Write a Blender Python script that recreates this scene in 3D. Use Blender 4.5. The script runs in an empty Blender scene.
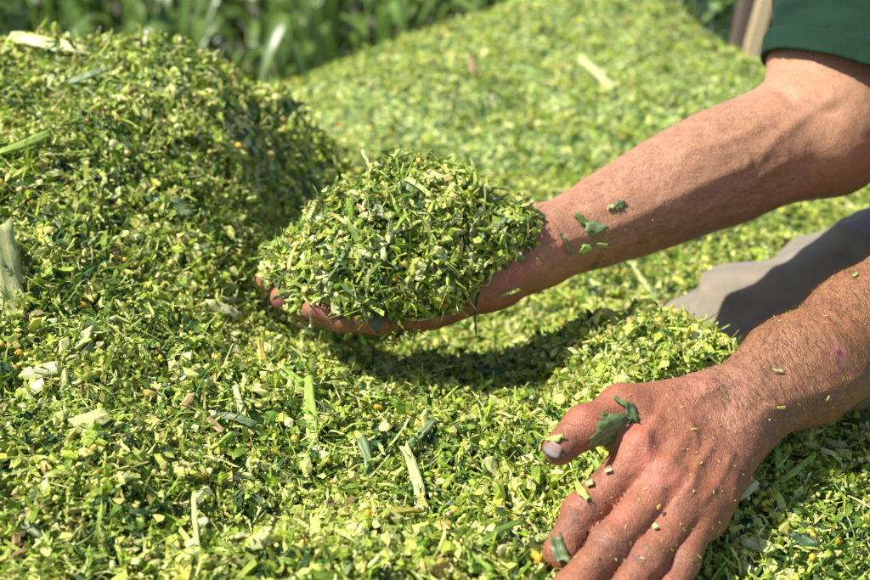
import bpy, math, random
import numpy as np
from mathutils import Vector, Matrix, Quaternion

rng = np.random.default_rng(11)
random.seed(11)
scene = bpy.context.scene
COL = scene.collection

# ------------------------------------------------------------------ camera
HC, PITCH, LENS = 1.35, math.radians(20.0), 50.0
FPX = 870 * LENS / 36.0
FWD = np.array([0, math.cos(PITCH), -math.sin(PITCH)])
UPV = np.array([0, math.sin(PITCH), math.cos(PITCH)])
CAMP = np.array([0, 0, HC])
cam = bpy.data.cameras.new('camera')
cam.lens = LENS; cam.sensor_width = 36; cam.clip_start = 0.02; cam.clip_end = 500
cam.dof.use_dof = True; cam.dof.focus_distance = 0.72; cam.dof.aperture_fstop = 8.2
camo = bpy.data.objects.new('camera', cam); COL.objects.link(camo)
camo.location = CAMP; camo.rotation_euler = (math.pi / 2 - PITCH, 0, 0)
scene.camera = camo

# ------------------------------------------------------------------ light
TO_SUN = Vector((-0.56, -0.19, 0.82)).normalized()
world = bpy.data.worlds.new('World'); scene.world = world; world.use_nodes = True
wn = world.node_tree
sky = wn.nodes.new('ShaderNodeTexSky'); sky.sky_type = 'NISHITA'; sky.sun_disc = False
sky.sun_elevation = math.asin(TO_SUN.z); sky.sun_rotation = math.atan2(TO_SUN.x, TO_SUN.y)
bg = wn.nodes['Background']; bg.inputs['Strength'].default_value = 0.10
wn.links.new(sky.outputs[0], bg.inputs[0])
sl = bpy.data.lights.new('sun', 'SUN'); sl.energy = 4.9; sl.angle = math.radians(0.55); sl.color = (1.0, 0.955, 0.885)
so = bpy.data.objects.new('sun', sl); COL.objects.link(so)
so.rotation_euler = TO_SUN.to_track_quat('Z', 'Y').to_euler(); so.location = TO_SUN * 10
scene.view_settings.view_transform = 'Standard'; scene.view_settings.look = 'None'
scene.view_settings.exposure = 0.86; scene.view_settings.gamma = 1.0
scene.cycles.max_bounces = 6

# ------------------------------------------------------------------ maths helpers
def P(u, v, d):
    """a point that stands d metres in front of the camera, given in photograph pixels"""
    return np.array([(u - 435) / FPX * d, 0, 0]) + CAMP + d * (FWD - (v - 290) / FPX * UPV)
def PV(u, v, d):
    u, v, d = (np.asarray(t, float) for t in (u, v, d))
    return CAMP + d[..., None] * (FWD - ((v - 290) / FPX)[..., None] * UPV + ((u - 435) / FPX)[..., None] * np.array([1., 0, 0]))
def project(p):
    q = p - CAMP
    d = q @ FWD
    return 435 + q[:, 0] / d * FPX, 290 - (q @ UPV) / d * FPX, d
def unit(a):
    a = np.asarray(a, float)
    return a / np.maximum(np.linalg.norm(a, axis=-1, keepdims=True), 1e-12)
def hash3(ix, iy, iz, seed=0):
    h = (ix.astype(np.int64) * 374761393 + iy.astype(np.int64) * 668265263 + iz.astype(np.int64) * 2147483647 + seed * 974634541) & 0xFFFFFFFF
    h = ((h ^ (h >> 13)) * 1274126177) & 0xFFFFFFFF
    h = h ^ (h >> 16)
    return (h & 0xFFFFFF) / float(0xFFFFFF) * 2 - 1
def vnoise(p, scale, seed=0):
    q = p / scale
    i = np.floor(q); f = q - i; f = f * f * (3 - 2 * f)
    i = i.astype(np.int64)
    r = 0
    for dx in (0, 1):
        for dy in (0, 1):
            for dz in (0, 1):
                w = (f[:, 0] if dx else 1 - f[:, 0]) * (f[:, 1] if dy else 1 - f[:, 1]) * (f[:, 2] if dz else 1 - f[:, 2])
                r = r + w * hash3(i[:, 0] + dx, i[:, 1] + dy, i[:, 2] + dz, seed)
    return r

# ------------------------------------------------------------------ object helpers
def link(o, parent=None, label=None, cat=None, group=None, kind=None):
    if o.name not in COL.objects: COL.objects.link(o)
    if parent is not None: o.parent = parent
    if label: o['label'] = label
    if cat: o['category'] = cat
    if group: o['group'] = group
    if kind: o['kind'] = kind
    return o
def mesh_np(name, v, faces_flat, loop_tot, mat=None, smooth=True, col=None):
    """mesh from numpy: verts (n,3), flat loop vertex indices, loops per face"""
    me = bpy.data.meshes.new(name)
    me.vertices.add(len(v)); me.vertices.foreach_set('co', np.ascontiguousarray(v, np.float32).ravel())
    me.loops.add(len(faces_flat)); me.loops.foreach_set('vertex_index', np.ascontiguousarray(faces_flat, np.int32))
    nf = len(loop_tot)
    me.polygons.add(nf)
    start = np.concatenate([[0], np.cumsum(loop_tot)[:-1]]).astype(np.int32)
    me.polygons.foreach_set('loop_start', start)
    me.polygons.foreach_set('loop_total', np.asarray(loop_tot, np.int32))
    me.polygons.foreach_set('use_smooth', np.full(nf, smooth, bool) if np.isscalar(smooth) else smooth)
    if col is not None:
        a = me.color_attributes.new('tint', 'FLOAT_COLOR', 'POINT')
        c = np.ones((len(v), 4), np.float32); c[:, :3] = col
        a.data.foreach_set('color', c.ravel())
    me.update(); me.validate()
    if mat: me.materials.append(mat)
    return me
def mesh_py(name, v, f, mat=None, smooth=False):
    me = bpy.data.meshes.new(name); me.from_pydata([tuple(map(float, p)) for p in v], [], [tuple(int(i) for i in q) for q in f])
    if smooth: me.polygons.foreach_set('use_smooth', [True] * len(f))
    me.update()
    if mat: me.materials.append(mat)
    return me
def newobj(name, me, **k):
    return link(bpy.data.objects.new(name, me), **k)

# ------------------------------------------------------------------ materials
def material(name):
    m = bpy.data.materials.new(name); m.use_nodes = True
    nt = m.node_tree
    return m, nt, nt.nodes['Principled BSDF'], nt.nodes['Material Output']
def N(nt, kind, **k):
    n = nt.nodes.new(kind)
    for a, b in k.items():
        if a in n.inputs.keys() if isinstance(a, str) else False: n.inputs[a].default_value = b
        else: setattr(n, a, b)
    return n
def ramp(nt, fac, stops):
    r = nt.nodes.new('ShaderNodeValToRGB'); e = r.color_ramp.elements
    while len(e) < len(stops): e.new(0.5)
    for k, (p, c) in enumerate(stops):
        e[k].position = p; e[k].color = (*c, 1)
    nt.links.new(fac, r.inputs[0]); return r
def noise(nt, scale, detail=4, rough=0.55, coord=None, vec=None):
    n = nt.nodes.new('ShaderNodeTexNoise'); n.inputs['Scale'].default_value = scale
    n.inputs['Detail'].default_value = detail; n.inputs['Roughness'].default_value = rough
    if vec is not None: nt.links.new(vec, n.inputs['Vector'])
    return n
def mixc(nt, a, b, fac, mode='MIX'):
    m = nt.nodes.new('ShaderNodeMix'); m.data_type = 'RGBA'; m.blend_type = mode
    for s, x in ((6, a), (7, b), (0, fac)):
        if hasattr(x, 'links'): nt.links.new(x, m.inputs[s])
        else: m.inputs[s].default_value = x if s == 0 else (*x, 1)
    return m.outputs[2]
def bump(nt, h, strength, dist, bs):
    b = nt.nodes.new('ShaderNodeBump'); b.inputs['Strength'].default_value = strength; b.inputs['Distance'].default_value = dist
    nt.links.new(h, b.inputs['Height']); nt.links.new(b.outputs[0], bs.inputs['Normal']); return b
def translucent(nt, bs, out, colour, amount):
    t = nt.nodes.new('ShaderNodeBsdfTranslucent'); nt.links.new(colour, t.inputs[0])
    mx = nt.nodes.new('ShaderNodeMixShader'); mx.inputs[0].default_value = amount
    nt.links.new(bs.outputs[0], mx.inputs[1]); nt.links.new(t.outputs[0], mx.inputs[2]); nt.links.new(mx.outputs[0], out.inputs[0])

def mat_pieces():
    m, nt, bs, out = material('chopped_maize')
    at = nt.nodes.new('ShaderNodeAttribute'); at.attribute_name = 'tint'
    tc = nt.nodes.new('ShaderNodeTexCoord')
    n = noise(nt, 260, 3, vec=tc.outputs['Object'])
    r = ramp(nt, n.outputs[0], [(0.28, (0.60, 0.64, 0.52)), (0.72, (1.22, 1.20, 1.18))])
    c = mixc(nt, at.outputs['Color'], r.outputs[0], 1.0, 'MULTIPLY')
    nt.links.new(c, bs.inputs['Base Color'])
    bs.inputs['Roughness'].default_value = 0.40; bs.inputs['Specular IOR Level'].default_value = 0.36
    n2 = noise(nt, 750, 3, 0.65, vec=tc.outputs['Object']); bump(nt, n2.outputs[0], 0.8, 0.0011, bs)
    translucent(nt, bs, out, c, 0.28)
    return m
M_PIECE = mat_pieces()
def mat_plant(name, c0, c1, c2, scale=(220, 30), trans=0.22, rough=0.42, var=0.25):
    """fibrous plant matter: streaks along the local x axis, every object a little different"""
    m, nt, bs, out = material(name)
    tc = nt.nodes.new('ShaderNodeTexCoord'); mp = nt.nodes.new('ShaderNodeMapping')
    mp.inputs['Scale'].default_value = (scale[1], scale[0], scale[0]); nt.links.new(tc.outputs['Object'], mp.inputs[0])
    n = noise(nt, 4, 5, 0.6, vec=mp.outputs[0])
    r = ramp(nt, n.outputs[0], [(0.28, c0), (0.52, c1), (0.74, c2)])
    oi = nt.nodes.new('ShaderNodeObjectInfo')
    hs = nt.nodes.new('ShaderNodeHueSaturation'); nt.links.new(r.outputs[0], hs.inputs['Color'])
    mr = nt.nodes.new('ShaderNodeMapRange'); mr.inputs[3].default_value = 1 - var; mr.inputs[4].default_value = 1 + var
    nt.links.new(oi.outputs['Random'], mr.inputs[0]); nt.links.new(mr.outputs[0], hs.inputs['Value'])
    nt.links.new(hs.outputs[0], bs.inputs['Base Color'])
    bs.inputs['Roughness'].default_value = rough
    bump(nt, n.outputs[0], 0.5, 0.0008, bs)
    if trans: translucent(nt, bs, out, hs.outputs[0], trans)
    return m
M_PITH = mat_plant('pale_stalk_pith', (0.42, 0.47, 0.11), (0.62, 0.64, 0.26), (0.76, 0.75, 0.46))
M_LIME = mat_plant('lime_stalk', (0.22, 0.37, 0.04), (0.36, 0.52, 0.09), (0.50, 0.62, 0.19))
M_LEAF = mat_plant('dark_leaf', (0.020, 0.060, 0.018), (0.045, 0.11, 0.032), (0.085, 0.17, 0.06), trans=0.25, rough=0.4)
M_GREY = mat_plant('bluish_leaf_underside', (0.09, 0.145, 0.05), (0.17, 0.235, 0.09), (0.27, 0.33, 0.17), trans=0.2)
M_FRAG = mat_plant('torn_leaf', (0.08, 0.15, 0.04), (0.19, 0.28, 0.10), (0.36, 0.43, 0.24), trans=0.2, rough=0.38)
M_GRASS = mat_plant('green_leaf', (0.08, 0.17, 0.02), (0.16, 0.27, 0.04), (0.26, 0.38, 0.08), trans=0.3)
M_KERN = mat_plant('kernel_yellow', (0.66, 0.42, 0.06), (0.76, 0.56, 0.13), (0.80, 0.70, 0.36), scale=(90, 90), trans=0.08, rough=0.35)
M_OCHRE = mat_plant('ochre_stalk', (0.40, 0.34, 0.05), (0.55, 0.48, 0.09), (0.62, 0.56, 0.18), trans=0.1)
M_BROWN = mat_plant('dry_brown', (0.20, 0.13, 0.05), (0.36, 0.25, 0.10), (0.50, 0.37, 0.18), trans=0.08, rough=0.7)

# ------------------------------------------------------------------ heap surface
S = 1.12
CTRL = [(0,580,.53),(200,580,.54),(430,580,.555),(650,600,.575),(870,590,.585),
 (0,450,.59),(150,450,.615),(300,470,.64),(430,480,.645),(530,470,.655),(560,540,.60),(620,520,.605),(690,580,.585),(800,500,.625),(860,470,.66),(860,540,.61),
 (640,470,.63),(700,430,.655),(750,440,.66),(800,428,.685),(840,440,.69),(870,440,.70),(850,450,.80),(900,440,.80),(800,430,.80),
 (560,350,.79),(610,330,.77),(650,322,.75),(700,326,.74),(745,352,.72),
 (350,394,.725),(440,393,.735),(510,394,.745),(545,388,.76),(480,384,.89),(400,372,.90),(330,350,.93),
 (560,320,.97),(640,290,1.04),(450,310,.98),(400,250,1.15),(540,200,1.34),(660,280,1.07),
 (0,330,.655),(100,330,.675),(200,350,.70),(250,400,.69),(245,310,.80),(290,290,.97),
 (0,220,.74),(100,220,.765),(200,220,.81),(265,220,.91),(310,230,1.02),(0,120,.84),(100,120,.87),(200,120,.92),(270,140,.99),(330,160,1.08),
 (-80,22,.95),(0,34,.96),(60,49,.97),(120,60,.99),(180,58,1.01),(235,80,1.03),(285,99,1.07),
 (400,170,1.48),(400,100,1.76),(330,88,1.90),(425,40,2.2),(500,100,1.80),(500,10,2.6),(600,60,2.12),(600,-20,2.8),(690,30,2.42),(755,72,2.1),
 (700,150,1.60),(620,220,1.28),(800,250,1.18),(850,190,1.42),(760,150,1.58),(870,130,1.65)]
cw = np.array([P(u, v, d * S) for u, v, d in CTRL])
WORLD = [(-.38,1.5,1.0),(-.8,1.35,1.02),(-.14,1.45,1.005),(-.3,1.3,1.08),(-1.1,.55,.98),(-1.0,1.05,1.20),(-1.6,.8,.75),(-.9,.0,.72),(-.3,.15,.93),(.2,.2,.94),(.55,.3,.80),(0,-.35,.55),(.6,-.3,.42),(-.9,-.6,.35),
 (.95,.65,.70),(.75,.95,.80),(.62,1.2,.86),(.9,1.35,.80),(1.3,1.2,.55),(1.5,.6,.3),(1.3,.0,.2),(1.5,2.2,.45),(1.1,2.0,.72),(1.35,2.9,.40),
 (-.3,1.75,.90),(-.75,1.85,.78),(-1.3,2.0,.55),(-.5,2.4,.80),(-1.0,2.8,.4),(0,3.4,.75),(.6,3.6,.72),(1.1,3.3,.45),(.2,4.2,.25),(-.9,3.6,.2),(1.2,4.2,.1),
 (-2.2,1.0,.25),(-2.2,2.2,.2),(-2.0,0,.2),(2.2,1.5,.05),(2.1,3,.05),(-2.4,3.5,.02),(2.3,-.2,.0),(0,-1.2,.0),(1.5,-1,.0),(-1.5,-1,.05)]
cp = np.vstack([cw, np.array(WORLD, float)])
def tps(r2): return r2 * np.log(r2 + 1e-9)
def tps_fit(c, lam=2e-3):
    n = len(c)
    K = tps(((c[:, None, :2] - c[None, :, :2]) ** 2).sum(-1)) + lam * np.eye(n)
    A = np.zeros((n + 3, n + 3)); A[:n, :n] = K; A[:n, n] = 1; A[:n, n + 1:] = c[:, :2]; A[n:, :n] = A[:n, n:].T
    return np.linalg.solve(A, np.concatenate([c[:, 2], np.zeros(3)]))
wt = tps_fit(cp)
def heap_smooth(x, y):
    q = np.stack([x, y], -1).reshape(-1, 2); out = np.empty(len(q))
    for i in range(0, len(q), 40000):
        b = q[i:i + 40000]
        out[i:i + 40000] = tps(((b[:, None] - cp[None, :, :2]) ** 2).sum(-1)) @ wt[:len(cp)] + wt[len(cp)] + b @ wt[len(cp) + 1:]
    return out.reshape(np.shape(x))
def heap_z(x, y):
    x = np.asarray(x, float); y = np.asarray(y, float)
    z = heap_smooth(x, y)
    q = np.stack([x.ravel(), y.ravel(), np.zeros(x.size)], -1)
    z = z + (0.015 * vnoise(q, 0.085, 1) + 0.0085 * vnoise(q, 0.036, 2) + 0.0050 * vnoise(q, 0.017, 3) + 0.0020 * vnoise(q, 0.009, 4)).reshape(x.shape)
    z = z + 0.016 * vnoise(q, 0.17, 6).reshape(x.shape) - 0.085 * np.exp(-((x - .335) / .095) ** 2 - ((y - .845) / .085) ** 2)
    edge = np.clip((2.3 - np.hypot(x * 1.0, (y - 1.5) * .85)) / .5, 0, 1)
    return np.maximum(z * edge - 0.03 * (1 - edge), -0.03)
def heap_normal(x, y, e=0.006):
    hx = (heap_z(x + e, y) - heap_z(x - e, y)) / (2 * e); hy = (heap_z(x, y + e) - heap_z(x, y - e)) / (2 * e)
    return unit(np.stack([-hx, -hy, np.ones_like(hx)], -1))
def hit_heap(u, v):
    d = np.arange(.45, 4.5, .006)
    u = np.atleast_1d(np.asarray(u, float)); v = np.atleast_1d(np.asarray(v, float))
    p = PV(u[:, None] + 0 * d, v[:, None] + 0 * d, d[None] + 0 * u[:, None])
    below = p[..., 2] < heap_z(p[..., 0], p[..., 1])
    k = below.argmax(1); ok = below.any(1)
    return p[np.arange(len(u)), k], d[k], ok

# ------------------------------------------------------------------ ground
def build_ground():
    m, nt, bs, out = material('field_soil')
    n = noise(nt, 3, 8, 0.65); r = ramp(nt, n.outputs[0], [(0.3, (0.06, 0.045, 0.025)), (0.45, (0.08, 0.065, 0.035)), (0.58, (0.05, 0.085, 0.02))])
    nt.links.new(r.outputs[0], bs.inputs['Base Color']); bs.inputs['Roughness'].default_value = 0.95
    n2 = noise(nt, 40, 6); bump(nt, n2.outputs[0], 0.8, 0.03, bs)
    L = 220; v = []; f = []; n = 24
    for j in range(n + 1):
        for i in range(n + 1):
            x = (i / n * 2 - 1); y = (j / n * 2 - 1)
            v.append((math.copysign(abs(x) ** 2.2, x) * L, math.copysign(abs(y) ** 2.2, y) * L, 0.0))
    for j in range(n):
        for i in range(n): a = j * (n + 1) + i; f.append((a, a + 1, a + n + 2, a + n + 1))
    newobj('ground', mesh_py('ground', v, f, m), kind='structure', label='brown field soil around the heap')
build_ground()

# ------------------------------------------------------------------ signed distance bodies
def cone(a, b, ra, rb, n=None, f=1.0): return (np.asarray(a, float), np.asarray(b, float), ra, rb, None if n is None else unit(n), f)
def sd_cone(p, c):
    a, b, ra, rb, n, f = c
    ba = b - a; pa = p - a; L = ba @ ba
    h = np.clip(pa @ ba / L, 0, 1) if L > 1e-12 else np.zeros(len(p))
    w = pa - h[:, None] * ba
    if n is None: return np.sqrt((w * w).sum(1)) - (ra + (rb - ra) * h)
    wn = w @ n
    q = np.sqrt(np.maximum((w * w).sum(1) - wn * wn, 0) + (wn / f) ** 2)
    return (q - (ra + (rb - ra) * h)) * (0.5 + 0.5 * f)
def smin(a, b, k):
    h = np.maximum(k - np.abs(a - b), 0) / k
    return np.minimum(a, b) - h * h * k * 0.25
def sd_group(p, cones, k):
    d = None
    for c in cones:
        e = sd_cone(p, c); d = e if d is None else smin(d, e, k)
    return d
def surface_net(fn, lo, hi, h, band=3.0):
    """closed quad mesh of fn(p) = 0, evaluated only near the surface"""
    lo = np.asarray(lo, float); hi = np.asarray(hi, float)
    B = 8
    nb = np.ceil((hi - lo) / (h * B)).astype(int) + 1
    bi = np.stack(np.meshgrid(*[np.arange(k) for k in nb], indexing='ij'), -1).reshape(-1, 3)
    bc = lo + (bi + 0.5) * h * B
    db = fn(bc)
    D = np.repeat(np.repeat(np.repeat(db.reshape(nb), B, 0), B, 1), B, 2).astype(np.float32)
    act = bi[np.abs(db) < h * B * 0.87 * 1.35 + 0.002]
    off = np.stack(np.meshgrid(*[np.arange(B)] * 3, indexing='ij'), -1).reshape(-1, 3)
    for i in range(0, len(act), 600):
        g = (act[i:i + 600, None] * B + off[None]).reshape(-1, 3)
        D[g[:, 0], g[:, 1], g[:, 2]] = fn(lo + (g + 0.5) * h)
    s = D < 0
    cnt = np.zeros(tuple(k - 1 for k in s.shape), np.int8)
    for a in (0, 1):
        for b in (0, 1):
            for c in (0, 1):
                cnt += s[a:s.shape[0] - 1 + a, b:s.shape[1] - 1 + b, c:s.shape[2] - 1 + c]
    cells = np.argwhere((cnt > 0) & (cnt < 8))
    idx = np.full(cnt.shape, -1, np.int32); idx[cells[:, 0], cells[:, 1], cells[:, 2]] = np.arange(len(cells))
    v = lo + (cells + 1.0) * h
    quads = []
    for ax in range(3):
        A = [slice(None)] * 3; Bs = [slice(None)] * 3
        A[ax] = slice(0, -1); Bs[ax] = slice(1, None)
        sa, sb = s[tuple(A)], s[tuple(Bs)]
        e = np.argwhere(sa != sb)
        inside = sa[e[:, 0], e[:, 1], e[:, 2]]
        o1, o2 = [(1, 2), (2, 0), (0, 1)][ax]
        def cell(d1, d2):
            q = e.copy(); q[:, o1] -= d1; q[:, o2] -= d2; return q
        ok = (e[:, o1] > 0) & (e[:, o2] > 0) & (e[:, o1] < s.shape[o1] - 1) & (e[:, o2] < s.shape[o2] - 1)
        e = e[ok]; inside = inside[ok]
        q = np.stack([idx[tuple(cell(a, b).T)] for a, b in ((1, 1), (0, 1), (0, 0), (1, 0))], 1)
        q[~inside] = q[~inside][:, ::-1]
        quads.append(q)
    Q = np.vstack(quads); Q = Q[(Q >= 0).all(1)]
    def relax(v, n_it):
        for _ in range(n_it):
            d = fn(v); g = grad(fn, v, h * 0.6)
            v = v - np.clip(d, -h * 1.2, h * 1.2)[:, None] * g
        return v
    v = relax(v, 3)
    acc = np.zeros_like(v); c = np.zeros(len(v))
    for k in range(4):
        np.add.at(acc, Q[:, k], v[Q[:, (k + 1) % 4]] + v[Q[:, (k - 1) % 4]]); np.add.at(c, Q[:, k], 2)
    v = v * 0.5 + 0.5 * acc / np.maximum(c, 1)[:, None]
    return relax(v, 2), Q
def grad(fn, p, e):
    k = np.array([[1, -1, -1], [-1, -1, 1], [-1, 1, -1], [1, 1, 1]], float)
    g = sum(t[None] * fn(p + t * e)[:, None] for t in k)
    return unit(g)

# ---- left arm (near hand, palm down on the heap) ----
N_HAND = unit([-0.12, -0.30, 0.95])
W = P(727, 415, .700)
LE = P(975, 258, .87)
L_FORE = [cone(LE, P(870, 331, .785), .044, .0385), cone(P(870, 331, .785), P(800, 370, .738), .0385, .0325, N_HAND, .92),
          cone(P(800, 370, .738), W, .0325, .0268, N_HAND, .84)]
L_UP = [cone(LE, np.array([.565, .80, 1.335]), .043, .055)]
mcp = [P(639, 456, .655), P(666, 480, .648), P(689, 498, .647), P(705, 509, .652)]
pip = [P(584, 512, .640), P(610, 545, .624), P(648, 559, .621), P(683, 562, .628)]
dip = [P(562, 552, .636), P(573, 588, .606), P(614, 604, .604), P(664, 600, .611)]
tip = [P(554, 580, .648), P(550, 614, .612), P(595, 632, .610), P(652, 625, .616)]
frad = [(.0118, .0106, .0096, .0084), (.0117, .0106, .0096, .0086), (.0106, .0094, .0086, .0078), (.0090, .0080, .0073, .0066)]
lat = unit(mcp[0] - mcp[3])
L_META = [cone(W + lat * o, mcp[i] - N_HAND * .001, .0150, .0115) for i, o in enumerate((.011, .005, -.003, -.009))]
L_META.append(cone(W - lat * .008, mcp[3] - N_HAND * .006, .016, .010))
TC, TM, TI, TT = P(694, 404, .692), P(622, 408, .672), P(585, 427, .654), P(559, 448, .643)
L_THUMB = [cone(TC, TM, .0155, .0128), cone(TM, TI, .0122, .0108), cone(TI, TT, .0108, .0088)]
L_WEB = [cone(P(640, 420, .668), P(618, 440, .662), .010, .006), cone(P(668, 430, .672), mcp[0] - N_HAND * .003, .014, .010)]
L_SKINWEB = [cone(mcp[i] + (pip[i] - mcp[i]) * .28 - N_HAND * .0042, mcp[i + 1] + (pip[i + 1] - mcp[i + 1]) * .28 - N_HAND * .0042, .0085, .0080) for i in range(3)]
def sd_left(p):
    d = sd_group(p, L_FORE + L_UP, .018)
    m = sd_group(p, L_META, .012)
    m = smin(m, sd_group(p, L_WEB, .010), .012)
    d = smin(d, smin(m, sd_group(p, L_SKINWEB, .004), .007), .015)
    t = sd_group(p, L_THUMB, .006)
    d = smin(d, t, .010)
    f = None
    for i in range(4):
        r = frad[i]
        c = [cone(mcp[i], pip[i], r[0] * .93, r[1]), cone(pip[i], dip[i], r[1], r[2]), cone(dip[i], tip[i], r[2], r[3])]
        e = sd_group(p, c, .004)
        e = smin(e, np.sqrt(((p - pip[i] - N_HAND * .0006) ** 2).sum(1)) - r[1] * .94, .004)
        f = e if f is None else smin(f, e, .0008)
    return smin(d, f, .0048)
# ---- right arm (far hand, palm up under the handful) ----
RE = P(822, 128, .975)
RS = P(918, -130, 1.10)
RW = P(530, 249, .862)
def limb(nodes, n=5):
    q = np.array([[*p, r] for p, r in nodes]); out = []
    for i in range(len(q) - 1):
        p0, p1, p2, p3 = q[max(i - 1, 0)], q[i], q[i + 1], q[min(i + 2, len(q) - 1)]
        for t in np.linspace(0, 1, n, endpoint=False):
            out.append(0.5 * ((2 * p1) + (p2 - p0) * t + (2 * p0 - 5 * p1 + 4 * p2 - p3) * t * t + (3 * p1 - p0 - 3 * p2 + p3) * t ** 3))
    out.append(q[-1]); out = np.array(out)
    return [cone(a[:3], b[:3], a[3], b[3]) for a, b in zip(out[:-1], out[1:])]
R_FORE = limb([(RW, .0236), (P(570, 235, .875), .0268), (P(625, 211, .897), .0345), (P(690, 181, .922), .0415), (P(750, 156, .948), .0455), (RE, .0455)], 4)
R_UPPER = [cone(RE, P(838, 62, 1.0), .046, .052), cone(P(838, 62, 1.0), RS, .052, .060), cone(P(842, 150, .985), P(838, 140, .98), .030, .034)]
R_PALM = [cone(RW, P(495, 277, .850), .021, .019), cone(P(495, 277, .850), P(430, 311, .822), .0195, .0125), cone(RW, P(428, 305, .842), .0215, .0125),
          cone(RW, P(424, 300, .862), .0215, .0125), cone(RW, P(422, 295, .882), .0215, .0125), cone(P(500, 268, .878), P(462, 262, .90), .020, .015)]
R_F = [[P(430, 311, .822), P(378, 321, .806), P(342, 320, .798), P(312, 310, .793)],
       [P(428, 305, .842), P(357, 318, .830), P(312, 311, .822), P(282, 297, .817)],
       [P(424, 300, .862), P(346, 309, .852), P(296, 297, .844), P(268, 280, .838)],
       [P(422, 295, .882), P(344, 300, .876), P(306, 288, .872), P(286, 272, .868)],
       [P(462, 262, .90), P(440, 250, .912), P(410, 240, .918), P(392, 234, .92)]]
RRAD = [(.0098, .0085, .0076, .0066), (.0110, .0105, .0093, .0080), (.0120, .0108, .0095, .0082), (.0118, .0106, .0094, .0080), (.0135, .012, .0108, .0088)]
def sd_right(p):
    d = smin(smin(sd_group(p, R_FORE, .006), sd_group(p, R_UPPER, .02), .03), sd_group(p, R_PALM, .014), .016)
    f = None
    for j, r in zip(R_F, RRAD):
        e = sd_group(p, [cone(j[i], j[i + 1], r[i], r[i + 1]) for i in range(3)], .004)
        f = e if f is None else smin(f, e, .001)
    return smin(d, f, .006)
# ---- torso, head ----
SR, SL = RS, np.array([.565, .80, 1.335])
CHEST = (SR + SL) / 2 + np.array([.05, 0, -.10]); PELV = np.array([.70, 1.00, 1.05])
NECK = (SR + SL) / 2 + np.array([-.01, 0, .04]); HEAD = NECK + np.array([-.09, -.01, .17])
AX = unit(PELV - CHEST)
side = unit(SL - SR)
FRONT = unit(np.cross(AX, side));  FRONT = FRONT if FRONT[0] < 0 else -FRONT
T_CONES = [cone(CHEST, (CHEST + PELV) / 2, .165, .150, FRONT, .66), cone((CHEST + PELV) / 2, PELV, .150, .165, FRONT, .72), cone(SR, SL, .062, .062),
           cone(SR, CHEST, .06, .10), cone(SL, CHEST, .06, .10)]
def sd_torso(p):
    d = sd_group(p, T_CONES, .06)
    d = smin(d, sd_cone(p, cone(NECK, HEAD + np.array([.02, 0, -.06]), .060, .056)), .05)
    hd = sd_group(p, [cone(HEAD + np.array([.012, 0, .02]), HEAD + np.array([-.01, 0, .0]), .088, .080), cone(HEAD, HEAD + np.array([-.055, 0, -.075]), .068, .040)], .03)
    hd = smin(hd, sd_cone(p, cone(HEAD + np.array([-.092, 0, .0]), HEAD + np.array([-.112, 0, -.035]), .008, .014)), .014)
    for s in (-1, 1):
        e = HEAD + np.array([-.078, s * .032, .008])
        hd = np.maximum(hd, -(np.sqrt(((p - e) ** 2).sum(1)) - .014) ) if False else -smin(-hd, np.sqrt(((p - e) ** 2).sum(1)) - .015, .012)
        hd = smin(hd, np.sqrt(((p - e - np.array([.006, 0, -.002])) ** 2).sum(1)) - .0125, .003)
        hd = smin(hd, sd_cone(p, cone(HEAD + np.array([.01, s * .082, .012]), HEAD + np.array([.002, s * .086, -.028]), .017, .010, side, .4)), .006)
    hd = -smin(-hd, sd_cone(p, cone(HEAD + np.array([-.104, -.022, -.062]), HEAD + np.array([-.104, .022, -.062]), .003, .003)), .006)
    return smin(d, hd, .025)

def merge(parts):
    vs, fs, cs, o = [], [], [], 0
    for v, q, c in parts: vs.append(v); fs.append(q + o); cs.append(c); o += len(v)
    return np.vstack(vs), np.vstack(fs), np.vstack(cs)
def gauss_blob(p, c, r): return np.exp(-((p - c) ** 2).sum(1) / (r * r))
def seg_dist(p, pts):
    d = np.full(len(p), 9.0)
    for a, b in zip(pts[:-1], pts[1:]):
        ba = b - a; h = np.clip((p - a) @ ba / (ba @ ba), 0, 1)
        d = np.minimum(d, np.sqrt(((p - a - h[:, None] * ba) ** 2).sum(1)))
    return d
class Skin:
    def __init__(self, v):
        self.v = v; self.u, self.w, self.d = project(v)
    def at(self, u, w, r=4):
        k = np.where((np.abs(self.u - u) < r) & (np.abs(self.w - w) < r))[0]
        if not len(k): return self.at(u, w, r * 2)
        return self.v[k[self.d[k].argmin()]]
def smooth_path(pts, n=8):
    pts = np.array(pts); out = []
    for i in range(len(pts) - 1):
        p0, p1, p2, p3 = pts[max(i - 1, 0)], pts[i], pts[i + 1], pts[min(i + 2, len(pts) - 1)]
        for t in np.linspace(0, 1, n, endpoint=False):
            out.append(0.5 * ((2 * p1) + (p2 - p0) * t + (2 * p0 - 5 * p1 + 4 * p2 - p3) * t * t + (3 * p1 - p0 - 3 * p2 + p3) * t ** 3))
    return np.array(out + [pts[-1]])

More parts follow.
